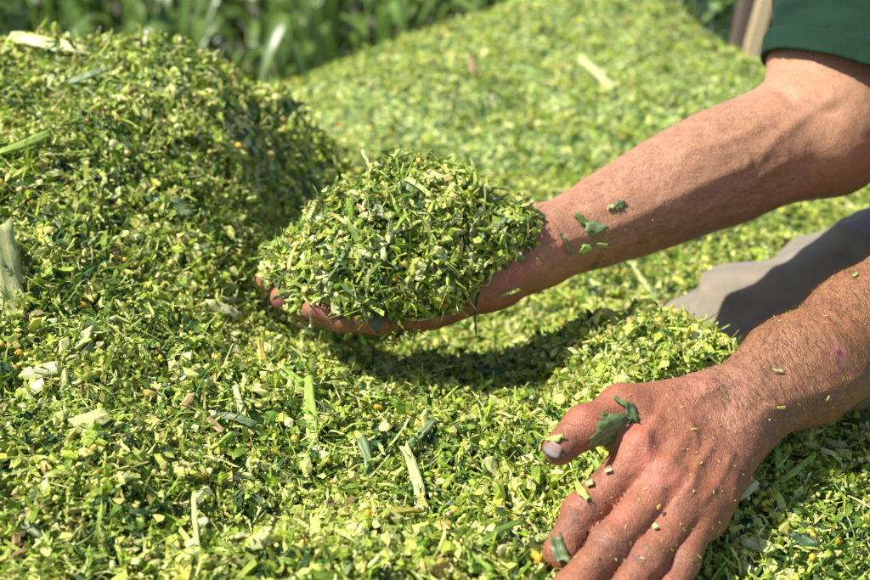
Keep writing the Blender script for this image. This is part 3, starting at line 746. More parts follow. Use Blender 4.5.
def fill(bag, sampler, n, r, size=1.0, fine=1.0, lift=1.0):
    """a natural mix of chopped maize on a surface; sampler(n) -> points, normals"""
    def pts(k, lo, hi, sgn=0):
        p, nn = sampler(int(k * (1.45 if sgn else 1))); off = r.uniform(lo, hi, len(p)) * lift
        p = p + nn * off[:, None]
        ok = sd_body(p) > .0022
        if sgn: ok &= r.uniform(0, 1, len(p)) < np.clip(.62 + sgn * (.95 * vnoise(p, .034, 81) + .55 * vnoise(p, .013, 82)), .06, 1)
        return p[ok], nn[ok]
    U = lambda m, a, b: r.uniform(a, b, m) * size
    B = lambda m, a, b: (a + (b - a) * r.uniform(0, 1, m) ** 1.6) * size      # mostly small, a few large
    p, nn = pts(int(n * .165), -.009, .0055, 1); m = len(p); strips(bag, p, nn, B(m, .005, .017), B(m, .0012, .0042), np.full(m, .7), LEAFC, r, 3, 1.4)
    p, nn = pts(int(n * .030), -.004, .005, 1); m = len(p); strips(bag, p, nn, U(m, .007, .014), U(m, .0030, .0060), np.full(m, .6), LEAFC, r, 4, 1.2)
    p, nn = pts(int(n * .17), -.006, .007); m = len(p); strips(bag, p, nn, B(m, .007, .030), U(m, .0005, .0017), np.full(m, .6), FIBC, r, 4, .9)
    p, nn = pts(int(n * .11), -.004, .0060, -1); m = len(p); strips(bag, p, nn, B(m, .005, .018), B(m, .0014, .0045), np.full(m, .8), PITHC, r, 3, 1.2)
    p, nn = pts(int(n * .10), -.007, .0045, -1); m = len(p); chunks(bag, p, nn, B(m, .0018, .0062), np.full(m, .9), PITHC, r)
    p, nn = pts(int(n * .05), -.006, .0045, -1); m = len(p); blobs(bag, p, nn, B(m, .0020, .0056), PITHC, r, True)
    p, nn = pts(int(n * .13), -.006, .0060, -1); m = len(p); blobs(bag, p, nn, B(m, .0020, .0078), PITHC, r, False)
    p, nn = pts(int(n * .011), -.001, .0045); m = len(p); kernels(bag, p, nn, U(m, .0045, .0070), KERC, r)
    p, nn = pts(int(n * .24 * fine), -.005, .007); m = len(p); crumbs(bag, p, U(m, .0010, .0030), CRUC, r)

# ------------------------------------------------------------------ heap
def build_heap():
    m, nt, bs, out = material('packed_silage'); tc = nt.nodes.new('ShaderNodeTexCoord')
    vo = nt.nodes.new('ShaderNodeTexVoronoi'); vo.inputs['Scale'].default_value = 150; nt.links.new(tc.outputs['Object'], vo.inputs['Vector'])
    sp = nt.nodes.new('ShaderNodeSeparateColor'); nt.links.new(vo.outputs['Color'], sp.inputs[0])
    r = ramp(nt, sp.outputs[0], [(0.0, (0.03, 0.07, 0.02)), (0.35, (0.09, 0.16, 0.03)), (0.6, (0.22, 0.32, 0.05)), (0.85, (0.44, 0.52, 0.12)), (1.0, (0.6, 0.62, 0.3))])
    nt.links.new(r.outputs[0], bs.inputs['Base Color']); bs.inputs['Roughness'].default_value = 0.7
    bump(nt, vo.outputs['Distance'], 1.0, 0.006, bs)
    xs = np.concatenate([np.linspace(-2.6, -.75, 60)[:-1], np.linspace(-.75, .85, 150)[:-1], np.linspace(.85, 2.6, 55)])
    ys = np.concatenate([np.linspace(-1.6, .35, 50)[:-1], np.linspace(.35, 1.7, 130)[:-1], np.linspace(1.7, 4.8, 110)])
    X, Y = np.meshgrid(xs, ys, indexing='ij')
    Z = heap_z(X, Y) - .008
    v = np.stack([X, Y, Z], -1).reshape(-1, 3)
    ok = sd_body(v) < .012
    v[ok, 2] -= .014
    nx, ny = len(xs), len(ys)
    i, j = np.meshgrid(np.arange(nx - 1), np.arange(ny - 1), indexing='ij')
    a = (i * ny + j).ravel(); q = np.stack([a, a + ny, a + ny + 1, a + 1], 1)
    heap = newobj('silage_heap', mesh_np('silage_heap', v, q.ravel(), np.full(len(q), 4), m, True), kind='stuff',
                  label='big heap of freshly chopped green maize silage', cat='silage heap')
    r_ = np.random.default_rng(5)
    def sampler_for(lo, hi, near_bias):
        def s(k):
            # random places on the heap, thinning with distance from where the photograph was taken
            got = []
            cnt = 0
            while cnt < k:
                mm = k * 2
                d = near_bias[0] + (near_bias[1] - near_bias[0]) * r_.uniform(0, 1, mm) ** near_bias[2]
                a = r_.uniform(-.50, .50, mm)
                x = d * np.tan(a); y = d
                p = np.stack([x, y], 1); got.append(p); cnt += mm
            p = np.vstack(got)[:k]
            z = heap_z(p[:, 0], p[:, 1]); n = heap_normal(p[:, 0], p[:, 1])
            return np.column_stack([p, z]), n
        return s
    bag = Bag()
    fill(bag, sampler_for(0, 0, (.30, 1.02, .85)), 122000, r_, 1.02)
    fill(bag, sampler_for(0, 0, (.95, 1.60, .80)), 56000, r_, 1.2, .5)
    fill(bag, sampler_for(0, 0, (1.5, 3.2, .75)), 46000, r_, 1.6, .2)
    newobj('chopped_pieces', bag.mesh('chopped_pieces'), parent=heap, kind='stuff')
    # outside the fan, where only a step aside would look
    return heap
HEAP = build_heap()

# ------------------------------------------------------------------ single pieces (parts of heap and handful)
def strip_mesh(name, mat, L, Wd, bend=.15, twist=.3, side_=.0, thick=.0012, segs=8, taper=.3, cup=.12, seed=0):
    r = np.random.default_rng(seed); v = []; f = []; K = 3
    for i in range(segs + 1):
        s = i / segs - .5
        th = twist * s * 2
        w = Wd * .5 * (1 - taper * abs(2 * s) ** 2.5) * r.uniform(.80, 1.12); zj = r.normal(0, .05) * Wd
        c = np.array([L * s, side_ * L * (s * s * 4 - .4) , -bend * L * (s * s * 4 - .35)])
        for j in range(K + 1):
            y = (j / K * 2 - 1); jag = r.normal(0, .07) * Wd * (3.5 if i in (0, segs) else .6); y = y * r.uniform(.86, 1.06)
            v.append(c + np.array([jag, y * w * math.cos(th), y * w * math.sin(th) + cup * Wd * (y * y - .4) + zj + r.normal(0, .03) * Wd]))
    for i in range(segs):
        for j in range(K): a = i * (K + 1) + j; f.append((a, a + 1, a + K + 2, a + K + 1))
    n = len(v)
    v = np.array(v); vb = v - np.array([0, 0, thick]); V = np.vstack([v, vb])
    F = [q for q in f] + [(a + n, d + n, c + n, b + n) for a, b, c, d in f]
    rim = [j for j in range(K + 1)] + [i * (K + 1) + K for i in range(1, segs + 1)] + [segs * (K + 1) + j for j in range(K - 1, -1, -1)] + [i * (K + 1) for i in range(segs - 1, 0, -1)]
    for a, b in zip(rim, rim[1:] + rim[:1]): F.append((b, a, a + n, b + n))
    return mesh_py(name, V, F, mat, True)
def chunk_mesh(name, mat, L, Wd, H, seed=0):
    r = np.random.default_rng(seed); v = []; f = []
    nx = 3
    for i in range(nx + 1):
        x = (i / nx - .5) * L
        for k in range(6):
            a = k / 6 * 2 * math.pi
            v.append((x + r.normal(0, .07) * L, math.cos(a) * Wd * .5 * r.uniform(.8, 1.15), math.sin(a) * H * .5 * r.uniform(.8, 1.15)))
    for i in range(nx):
        for k in range(6): a = i * 6 + k; b = i * 6 + (k + 1) % 6; f.append((a, a + 6, b + 6, b))
    f.append(tuple(range(6))); f.append(tuple(nx * 6 + k for k in range(5, -1, -1)))
    return mesh_py(name, v, f, mat, False)
def kernel_mesh(name, mat, s, seed=0):
    r = np.random.default_rng(seed); iv, fi = ico()
    v = iv * np.array([.58, .45, .3]) * s + r.normal(0, .05, (12, 3)) * s
    v[:, 1] *= 1 + .35 * v[:, 0] / (.58 * s)
    me = mesh_py(name, v, fi, mat, True); return me
def flake_mesh(name, mat, L, Wd, bend=.2, seed=0, thick=.0006, n=19):
    r = np.random.default_rng(seed); v = []; f = []
    ph = r.uniform(0, 6)
    ring = []
    for k in range(n):
        a = k / n * 2 * math.pi; ring.append((math.cos(a) * L * .5 * r.uniform(.60, 1.2), math.sin(a) * Wd * .5 * r.uniform(.5, 1.25)))
    for zoff in (0, -thick):
        for sc in (1.0, .5):
            for x, y in ring:
                x_, y_ = x * sc, y * sc
                v.append((x_, y_, bend * L * ((x_ / L) ** 2 * 2 - .2) + .10 * Wd * math.sin(y_ / Wd * 5 + ph) + zoff))
        v.append((0, 0, -bend * L * .2 + zoff))
    o = 2 * n + 1
    for k in range(n):
        b = (k + 1) % n
        f += [(k, b, n + b, n + k), (n + k, n + b, 2 * n), (o + b, o + k, o + n + k, o + n + b), (o + n + b, o + n + k, o + 2 * n), (b, k, o + k, o + b)]
    return mesh_py(name, v, f, mat, True)
VARS = {'stalk_piece': [strip_mesh('stalk_piece', [M_PITH, M_LIME, M_LIME, M_OCHRE, M_PITH][i], [.020, .017, .024, .019, .014][i], [.0055, .004, .0035, .003, .006][i], random.uniform(-.12, .12), random.uniform(-.5, .5), random.uniform(-.06, .06), .0016, 6, .1, .2, i) for i in range(5)],
        'leaf_piece': [strip_mesh('leaf_piece', [M_LEAF, M_GREY, M_GRASS, M_LEAF, M_GRASS, M_GREY][i], [.018, .016, .020, .014, .024, .020][i], [.006, .007, .005, .008, .004, .005][i], random.uniform(-.15, .15), random.uniform(-.7, .7), random.uniform(-.1, .1), .0005, 6, .4, .15, 10 + i) for i in range(6)],
        'leaf_flake': [flake_mesh('leaf_flake', [M_LEAF, M_GREY, M_GRASS][i], .013, .010, .25, 20 + i) for i in range(3)],
        'pith_chunk': [chunk_mesh('pith_chunk', [M_PITH, M_PITH, M_LIME][i], [.011, .008, .010][i], [.007, .008, .006][i], [.005, .004, .004][i], 30 + i) for i in range(3)],
        'maize_kernel': [kernel_mesh('maize_kernel', M_KERN, .0080, 40 + i) for i in range(3)],
        'husk_chip': [chunk_mesh('husk_chip', M_BROWN, .007, .0038, .002, 50 + i) for i in range(2)]}
KINDS = [('stalk_piece', .32), ('leaf_piece', .27), ('leaf_flake', .13), ('pith_chunk', .23), ('maize_kernel', .03), ('husk_chip', .02)]
def orient(nn, along=None, r=rng, tilt=.3):
    z = unit(nn + r.normal(0, tilt, 3))
    x = r.normal(0, 1, 3) if along is None else np.asarray(along, float)
    x = unit(x - (x @ z) * z); y = np.cross(z, x)
    return np.stack([x, y, z], 1)
def place(o, p, R, s=1.0):
    Mx = np.eye(4); Mx[:3, :3] = R * s; Mx[:3, 3] = p
    o.matrix_world = Matrix(Mx.tolist()); return o
def random_piece(p, nn, parent, r, tilt, s, inv=None):
    kind = KINDS[r.choice(len(KINDS), p=np.array([k[1] for k in KINDS]))][0]
    me = VARS[kind][r.integers(len(VARS[kind]))]
    o = bpy.data.objects.new(kind, me); COL.objects.link(o); o.parent = parent
    place(o, p, orient(nn, None, r, tilt), s); return o
def heap_parts():
    r = np.random.default_rng(77); n = 0
    # pieces the photograph lets one pick out: (kind, material, two ends in the photograph, width in pixels, bend, label)
    marked = [('husk_strip', M_PITH, (-8, 250), (26, 350), 27, .03, 'long pale husk strip at the left edge'),
              ('husk_strip', M_PITH, (8, 48), (88, 62), 13, .05, 'pale husk strip on the left crest'),
              ('stalk_piece', M_LIME, (280, 374), (312, 398), 12, .02, None), ('stalk_piece', M_LIME, (308, 398), (314, 462), 12, .04, 'pale green stalk strip below the handful'),
              ('leaf_strip', M_GREY, (432, 432), (404, 462), 8, .05, None), ('leaf_strip', M_PITH, (403, 452), (426, 532), 12, .06, 'long curling pale strip in the middle foreground'),
              ('stalk_piece', M_OCHRE, (373, 520), (414, 527), 9, .02, 'ochre stalk piece'), ('stalk_piece', M_PITH, (628, 268), (664, 312), 9, .0, 'white stalk splinter beyond the lower hand'),
              ('stalk_piece', M_OCHRE, (396, 335), (382, 366), 9, .0, None), ('pith_chunk', M_PITH, (74, 440), (106, 428), 24, .0, 'square pale pith chip'), ('husk_strip', M_PITH, (204, 312), (236, 326), 15, .05, None),
              ('leaf_flake', M_GREY, (168, 206), (192, 226), 20, .1, None), ('stalk_piece', M_PITH, (187, 520), (206, 582), 5, .04, 'thin pale fibre'),
              ('leaf_strip', M_LEAF, (316, 500), (309, 552), 17, .05, 'dark wet leaf strip'), ('stalk_piece', M_OCHRE, (252, 358), (272, 386), 9, .0, None),
              ('husk_chip', M_BROWN, (470, 66), (474, 86), 7, .0, 'brown husk chip on the far slope'), ('leaf_flake', M_LEAF, (786, 546), (818, 558), 13, .06, 'dark leaf flake right of the lower hand'),
              ('stalk_piece', M_LIME, (756, 492), (812, 466), 8, .02, None), ('stalk_piece', M_LIME, (774, 452), (775, 484), 9, .0, None), ('pith_chunk', M_PITH, (736, 508), (752, 494), 16, 0, None),
              ('husk_strip', M_PITH, (742, 548), (768, 560), 16, .05, None), ('leaf_strip', M_GREY, (216, 422), (256, 436), 9, .08, None), ('stalk_piece', M_PITH, (234, 400), (246, 424), 6, .03, None),
              ('pith_chunk', M_PITH, (28, 384), (62, 378), 15, 0, None), ('pith_chunk', M_PITH, (26, 402), (48, 396), 15, 0, None), ('leaf_flake', M_LEAF, (0, 372), (12, 390), 18, .1, None),
              ('stalk_piece', M_LIME, (560, 40), (600, 60), 7, .0, None), ('stalk_piece', M_PITH, (575, 68), (632, 104), 9, .03, 'pale splinter on the far slope'),
              ('leaf_strip', M_LEAF, (445, 372), (500, 380), 8, .05, None), ('leaf_strip', M_GRASS, (480, 556), (520, 545), 7, .05, None), ('husk_strip', M_PITH, (264, 476), (300, 490), 18, .04, None),
              ('leaf_strip', M_GREY, (358, 450), (372, 486), 10, .06, None), ('stalk_piece', M_LIME, (0, 168), (50, 152), 8, .02, None), ('leaf_strip', M_GREY, (70, 90), (110, 70), 7, .05, None),
              ('husk_chip', M_BROWN, (182, 418), (190, 410), 8, 0, None), ('husk_chip', M_BROWN, (206, 430), (220, 438), 10, 0, None), ('maize_kernel', M_KERN, (48, 236), (58, 242), 9, 0, None),
              ('maize_kernel', M_KERN, (520, 360), (530, 366), 9, 0, None), ('maize_kernel', M_KERN, (508, 532), (518, 536), 8, 0, None), ('maize_kernel', M_KERN, (560, 410), (568, 416), 8, 0, None)]
    for kind, mat, e0, e1, wpx, bend, lab in marked:
        p, d, ok = hit_heap([e0[0], e1[0]], [e0[1], e1[1]])
        c = p.mean(0); L = max(np.linalg.norm(p[1] - p[0]), .004)
        zc = heap_z(c[0], c[1]); nn = heap_normal(np.array([c[0]]), np.array([c[1]]))[0]
        L = min(L, np.hypot(e1[0] - e0[0], e1[1] - e0[1]) / FPX * d.mean() * 1.7)
        wd = wpx / FPX * d.mean()
        if kind in ('pith_chunk', 'husk_chip'): me = chunk_mesh(kind, mat, L, wd, wd * .4, 100 + n)
        elif kind == 'maize_kernel': me = kernel_mesh(kind, mat, .0095, n)
        elif kind == 'leaf_flake': me = flake_mesh(kind, mat, L, wd, .15, 100 + n)
        else: me = strip_mesh(kind, mat, L, wd, bend, r.uniform(-.3, .3), r.uniform(-.05, .05), .0010 if 'leaf' in kind else .0018, 10, .15, .1, 100 + n)
        view = unit(CAMP - c)
        o = newobj(kind, me, parent=HEAP)
        if lab: o['label'] = lab
        c[2] = zc
        place(o, c + nn * (.0045 if wpx > 10 else .006), orient(unit(nn + .35 * view), p[1] - p[0], r, .08)); n += 1
    # further large loose pieces lying on top
    while n < 300:
        u, v = r.uniform(0, 870, 60), r.uniform(25, 580, 60)
        p, d, ok = hit_heap(u, v); ok &= sd_body(p) > .012
        ok &= r.uniform(0, 1, 60) < np.clip(1.25 - d * .45, .15, 1)
        nn = heap_normal(p[:, 0], p[:, 1])
        for k in np.where(ok)[0]:
            if n >= 300: break
            random_piece(p[k] + nn[k] * r.uniform(.001, .0055), nn[k], HEAP, r, .45, r.uniform(.75, 1.25)); n += 1
heap_parts()

# ------------------------------------------------------------------ the handful
def build_handful():
    bl = [(P(316, 274, .835), .019), (P(340, 258, .842), .036), (P(385, 238, .850), .044), (P(428, 224, .852), .041), (P(468, 232, .855), .036), (P(500, 244, .858), .024), (P(410, 270, .840), .036), (P(362, 282, .832), .030),
          (P(452, 262, .846), .031), (P(520, 238, .858), .015), (P(298, 268, .840), .010), (P(350, 236, .85), .020), (P(446, 210, .852), .016), (P(332, 292, .806), .014), (P(368, 293, .800), .013), (P(402, 291, .802), .014), (P(440, 281, .808), .014), (P(506, 241, .858), .028), (P(526, 238, .858), .018)]
    def sd0(p):
        d = None
        for c, r in bl:
            e = np.sqrt(((p - c) ** 2).sum(1)) - r; d = e if d is None else smin(d, e, .02)
        return d
    sd = lambda p: sd0(p) - .010 * vnoise(p, .036, 61) - .006 * vnoise(p, .015, 62)
    cs = np.array([c for c, r in bl])
    v, q = surface_net(sd, cs.min(0) - .08, cs.max(0) + .08, .0035)
    m = bpy.data.materials['packed_silage']
    core = np.array(v); g = grad(sd, v, .002)
    keep = sd_right(v)
    inner = v - g * .005
    hf = newobj('silage_handful', mesh_np('silage_handful', inner, q.ravel(), np.full(len(q), 4), m, True), label='handful of chopped green silage lying on the raised open palm', cat='silage handful')
    r = np.random.default_rng(9)
    a = np.linalg.norm(np.cross(v[q[:, 1]] - v[q[:, 0]], v[q[:, 3]] - v[q[:, 0]]), axis=1)
    def sampler(k):
        f = r.choice(len(q), k, p=a / a.sum()); w = r.dirichlet(np.ones(4), k)
        p = (v[q[f]] * w[..., None]).sum(1); return p, unit((g[q[f]] * w[..., None]).sum(1))
    def pick(k):
        p, nn = sampler(k)
        ok = (sd_right(p) > .002)
        return p[ok], nn[ok]
    bag = Bag()
    fill(bag, pick, 19000, r, .86, 1.0, 1.2)
    # wisps that stick out of the outline
    p, nn = pick(170); mm = len(p)
    strips(bag, p + nn * .006, np.cross(nn, r.normal(0, 1, (mm, 3))), r.uniform(.010, .022, mm), r.uniform(.0008, .0022, mm), np.full(mm, .6), FIBC + LEAFC, r, 4, .7)
    p, nn = pick(520); mm = len(p)
    strips(bag, p + nn * .004, nn, r.uniform(.014, .034, mm), r.uniform(.0012, .0036, mm), np.full(mm, .45), [(4, (.46, .56, .10)), (3, (.64, .67, .26)), (2, (.26, .37, .05)), (2, (.07, .14, .03))], r, 5, .9)
    low = pick(1500); k = (low[1][:, 2] < -.1); p = low[0][k][:160]; mm = len(p)
    strips(bag, p + np.array([0, -.002, -.006]), np.tile([0, -1., .1], (mm, 1)), r.uniform(.006, .018, mm), r.uniform(.0006, .0022, mm), np.full(mm, .5), FIBC + LEAFC, r, 4, .6)
    newobj('chopped_pieces', bag.mesh('handful_pieces'), parent=hf, kind='stuff')
    n = 0
    while n < 170:
        p, nn = pick(40)
        f = (nn @ unit(CAMP - p.mean(0))) > -.1
        for k in np.where(f)[0]:
            if n >= 170: break
            random_piece(p[k] + nn[k] * r.uniform(.001, .006), nn[k], hf, r, .5, r.uniform(.65, 1.05)); n += 1
    cloud = np.vstack([v, RV]); cu, cv_, cd = project(cloud)
    def extra(kind, mat, e0, e1, d, wpx, thick=.0010, bend=.05):
        k = (np.abs(cu - (e0[0] + e1[0]) / 2) < 6) & (np.abs(cv_ - (e0[1] + e1[1]) / 2) < 6)
        d = cd[k].min() - .004 if k.any() else d + .01
        wpx *= .8
        a, b = P(*e0, d), P(*e1, d); L = np.linalg.norm(b - a)
        me = strip_mesh(kind, mat, L, wpx / FPX * d, bend, .3, .04, thick, 8, .2, .1, int(e0[0]))
        o = newobj(kind, me, parent=hf); place(o, (a + b) / 2, orient(unit(CAMP - a), b - a, r, .2))
    extra('leaf_strip', M_LIME, (345, 218), (372, 260), .795, 10); extra('leaf_strip', M_PITH, (352, 244), (365, 268), .79, 9)
    extra('stalk_piece', M_LIME, (505, 216), (536, 221), .835, 5); extra('leaf_strip', M_GREY, (512, 246), (524, 262), .828, 9)
    extra('stalk_piece', M_LIME, (336, 176), (337, 210), .85, 3); extra('leaf_strip', M_GRASS, (326, 285), (350, 240), .785, 6)
    extra('stalk_piece', M_BROWN, (470, 276), (472, 296), .812, 5); extra('leaf_strip', M_LEAF, (476, 292), (476, 334), .812, 3, .0005)
    extra('leaf_strip', M_GREY, (360, 308), (372, 318), .782, 11); extra('leaf_strip', M_LEAF, (376, 306), (378, 334), .785, 8)
    extra('leaf_strip', M_LEAF, (440, 256), (452, 272), .805, 14); extra('stalk_piece', M_LIME, (380, 262), (350, 300), .785, 5)
    extra('leaf_strip', M_GREY, (310, 308), (312, 330), .79, 2.5, .0005); extra('husk_chip', M_BROWN, (444, 180), (452, 176), .845, 9)
    extra('leaf_strip', M_LIME, (500, 296), (520, 290), .832, 4); extra('maize_kernel', M_KERN, (262, 281), (270, 287), .838, 8)
build_handful()

# ------------------------------------------------------------------ bits lying on the arms
def on_skin(V, G, u, v, lift=.0012):
    uu, ww, d = project(V)
    k = np.where((np.abs(uu - u) < 3) & (np.abs(ww - v) < 3))[0]
    if not len(k): k = np.where((np.abs(uu - u) < 9) & (np.abs(ww - v) < 9))[0]
    i = k[d[k].argmin()] if len(k) else ((uu - u) ** 2 + (ww - v) ** 2 + 4e5 * (d - d.min())).argmin()
    return V[i] + G[i] * lift, G[i], d[i]
def bits():
    r = np.random.default_rng(13)
    L, R = (LV, LG), (RV, RG)
    spec = [(L, 'leaf_fragment', M_FRAG, 'flake', (583, 444), (635, 422), 26, 'large torn grey-green leaf fragment on the back of the thumb root'),
            (L, 'leaf_fragment', M_FRAG, 'flake', (597, 417), (617, 416), 14, 'small dark leaf fragment above the large torn one on the thumb'),
            (L, 'leaf_fragment', M_FRAG, 'strip', (630, 402), (634, 422), 13, 'curled dark green leaf fragment at the right of the torn one'),
            (L, 'leaf_fragment', M_FRAG, 'strip', (613, 397), (628, 404), 5, 'narrow dark leaf shred at the top of the thumb root'),
            (L, 'leaf_fragment', M_LIME, 'flake', (545, 441), (560, 436), 9, 'lime green flake beside the thumbnail'),
            (L, 'leaf_fragment', M_LIME, 'strip', (572, 480), (590, 500), 7, 'split lime green shred on the index finger'),
            (L, 'leaf_fragment', M_FRAG, 'strip', (553, 534), (561, 560), 15, 'dark ribbed leaf fragment at the index fingertip'),
            (L, 'pith_crumb', M_PITH, 'chunk', (604, 471), (609, 468), 4, 'pale oblong crumb behind the index knuckle'),
            (L, 'pith_crumb', M_PITH, 'chunk', (586, 484), (592, 482), 7, 'white crumb on the index finger beside the lime shred'),
            (L, 'pith_crumb', M_PITH, 'chunk', (776, 370), (784, 370), 3, 'whitish straw crumb on the near forearm'),
            (L, 'straw_crumb', M_OCHRE, 'chunk', (777, 409), (786, 411), 3, 'yellow straw crumb on the shaded side of the near wrist'),
            (L, 'pith_crumb', M_PITH, 'chunk', (652, 525), (656, 528), 5, 'white crumb on the ring finger'),
            (L, 'straw_crumb', M_OCHRE, 'chunk', (658, 508), (661, 506), 4, 'yellow crumb between the middle and ring knuckles'),
            (R, 'leaf_fragment', M_FRAG, 'flake', (585, 228), (606, 226), 16, 'largest dark green leaf fragment on the far forearm'),
            (R, 'leaf_fragment', M_GRASS, 'strip', (576, 214), (588, 222), 7, 'narrow green leaf fragment touching the largest one on the far forearm'),
            (R, 'leaf_fragment', M_LIME, 'flake', (579, 250), (594, 246), 9, 'pale lime flake below the largest fragment on the far forearm'),
            (R, 'leaf_fragment', M_FRAG, 'flake', (615, 206), (628, 200), 9, 'small dark leaf fragment highest up the far forearm'),
            (R, 'pith_crumb', M_PITH, 'chunk', (610, 206), (615, 204), 5, 'pale crumb beside the highest leaf fragment on the far forearm'),
            (R, 'leaf_fragment', M_FRAG, 'strip', (560, 231), (565, 238), 4, 'tiny dark shred near the far wrist, upper of two'),
            (R, 'leaf_fragment', M_FRAG, 'strip', (567, 240), (571, 256), 4, 'thin dark shred near the far wrist, lower of two'),
            (R, 'leaf_fragment', M_FRAG, 'flake', (538, 215), (545, 219), 6, 'tiny dark flake at the edge of the far wrist beside the handful'),
            (R, 'leaf_fragment', M_FRAG, 'flake', (593, 264), (601, 270), 7, 'dark flake on the underside of the far forearm'),
            (R, 'pith_crumb', M_LIME, 'chunk', (597, 245), (607, 244), 4, 'lime crumb to the right of the pale lime flake'),
            (L, 'leaf_fragment', M_LIME, 'flake', (850, 276), (856, 273), 4, 'tiny lime flake on the upper edge of the near forearm')]
    for (V, G), name, mat, kind, e0, e1, wpx, lab in spec:
        p0, n0, d0 = on_skin(V, G, *e0); p1, n1, d1 = on_skin(V, G, *e1)
        pc, nc, dc = on_skin(V, G, (e0[0] + e1[0]) / 2, (e0[1] + e1[1]) / 2)
        L_ = max(np.hypot(e1[0] - e0[0], e1[1] - e0[1]) / FPX * dc * 1.15, .002); wd = wpx / FPX * dc * 1.1
        if kind == 'flake': me = flake_mesh(name, mat, L_, wd, .10, int(e0[0]), .0004)
        elif kind == 'strip': me = strip_mesh(name, mat, L_, wd, .05, .3, .05, .0004, 8, .35, .12, int(e0[0]))
        else: me = chunk_mesh(name, mat, L_, wd, wd * .6, int(e0[0]))
        o = newobj(name, me, label=lab, cat='plant crumb' if 'crumb' in name else 'leaf fragment', group='plant bits stuck to the arms')
        place(o, pc + nc * .0008, orient(nc, p1 - p0, r, .12))
    # dust-like crumbs
    bag = Bag()
    for (V, G), n, box in ((L, 330, (545, 880, 255, 580)), (R, 90, (480, 700, 150, 300))):
        uu, ww, d = project(V)
        face = ((CAMP - V) * G).sum(1) > 0
        k = np.where((uu > box[0]) & (uu < box[1]) & (ww > box[2]) & (ww < box[3]) & face & (vnoise(V, .022, 71) > -.15))[0]
        k = r.choice(k, n); p = V[k] + G[k] * .0004
        mm = n // 2
        crumbs(bag, p[:mm], r.uniform(.0004, .0013, mm), CRUC, r)
        strips(bag, p[mm:] + G[k][mm:] * .0004, G[k][mm:], r.uniform(.001, .0038, n - mm), r.uniform(.0003, .0006, n - mm), np.full(n - mm, .2), PITHC, r, 2, .3)
    newobj('plant_dust', bag.mesh('plant_dust'), kind='stuff', label='fine yellow plant crumbs dusted over both arms')
bits()

# ------------------------------------------------------------------ maize crop behind
M_CORNLEAF = mat_plant('maize_leaf', (0.07, 0.14, 0.02), (0.14, 0.23, 0.04), (0.25, 0.33, 0.11), scale=(40, 2), trans=0.35, rough=0.33, var=.35)
M_CORNSTALK = mat_plant('maize_stalk', (0.10, 0.16, 0.03), (0.18, 0.23, 0.05), (0.26, 0.28, 0.09), scale=(40, 4), trans=0, rough=0.45)
M_DRYLEAF = mat_plant('dry_maize_leaf', (0.28, 0.20, 0.07), (0.40, 0.30, 0.12), (0.45, 0.36, 0.18), scale=(40, 2), trans=0.3, rough=0.6)
def corn_leaf(L, Wd, rise, droop, twist, seed, mat):
    r = np.random.default_rng(seed); v = []; f = []; n = 12
    for i in range(n + 1):
        s = i / n
        x = L * s * (1 - .25 * droop * s); z = L * (rise * s - (rise + droop * .55) * s * s)
        w = Wd * .5 * (min(1, .45 + s * 3) * (1 - s ** 2.6)) + .001
        th = twist * s
        for y in (-1, -.5, 0, .5, 1):
            wav = .012 * math.sin(s * 22 + y * 1.7 + seed) * abs(y)
            v.append((x, y * w * math.cos(th), z + y * w * math.sin(th) + (abs(y) - .5) * w * .35 + wav))
    for i in range(n):
        for j in range(4): a = i * 5 + j; f.append((a, a + 1, a + 6, a + 5))
    return mesh_py('maize_leaf', v, f, mat, True)
def corn():
    r = random.Random(4)
    leaves = [corn_leaf(r.uniform(.55, .85), r.uniform(.085, .12), r.uniform(.6, 1.4), r.uniform(.9, 1.8), r.uniform(-1.2, 1.2), k, M_CORNLEAF) for k in range(10)]
    dry = [corn_leaf(.55, .05, .5, 2.0, 1.0, 40 + k, M_DRYLEAF) for k in range(2)]
    st = []
    for k in range(3):
        v, f = [], []; H = 1.35; n = 22
        for i in range(n + 1):
            z = H * i / n; rad = .014 * (1 - .6 * i / n) * (1.18 if i % 3 == 0 else 1)
            for j in range(8): a = j / 4 * math.pi; v.append((rad * math.cos(a) + .02 * math.sin(z * 1.5 + k), rad * math.sin(a), z))
        for i in range(n):
            for j in range(8): f.append((i * 8 + j, i * 8 + (j + 1) % 8, i * 8 + 8 + (j + 1) % 8, i * 8 + 8 + j))
        st.append(mesh_py('maize_stalk', v, f, M_CORNSTALK, True))
    for row, (y, step, x0, x1) in enumerate([(4.8, .27, -2.8, .40), (5.35, .25, -3.0, 2.9), (5.9, .24, -3.2, 3.2), (6.5, .25, -3.4, 3.4), (7.2, .27, -3.8, 3.6)]):
        x = x0
        while x < x1:
            e = bpy.data.objects.new('maize_plant', None)
            link(e, label='standing green maize plant in the blurred crop behind the heap', cat='maize plant', group='maize plants behind the heap')
            px, py = x + r.uniform(-.05, .05), y + r.uniform(-.12, .12)
            e.location = (px, py, 0); e.rotation_euler = (r.uniform(-.06, .06), r.uniform(-.06, .06), r.uniform(0, 6.28)); s = r.uniform(.88, 1.1) * (.68, .74, .85, .95, 1.1)[row]; e.scale = (s, s, s)
            o = bpy.data.objects.new('stalk', st[r.randrange(3)]); link(o, e)
            nl = 11
            a0 = r.uniform(0, 6.28)
            for k in range(nl):
                o = bpy.data.objects.new('leaf', dry[r.randrange(2)] if (k < 2 and r.random() < .3) else leaves[r.randrange(10)]); link(o, e)
                o.location = (0, 0, .12 + k * .105 + r.uniform(-.03, .03))
                o.rotation_euler = (0, r.uniform(-.25, .25), a0 + k * math.pi + r.uniform(-.5, .5)); q = r.uniform(.8, 1.1); o.scale = (q, q, q)
            x += step * r.uniform(.8, 1.2)
corn()

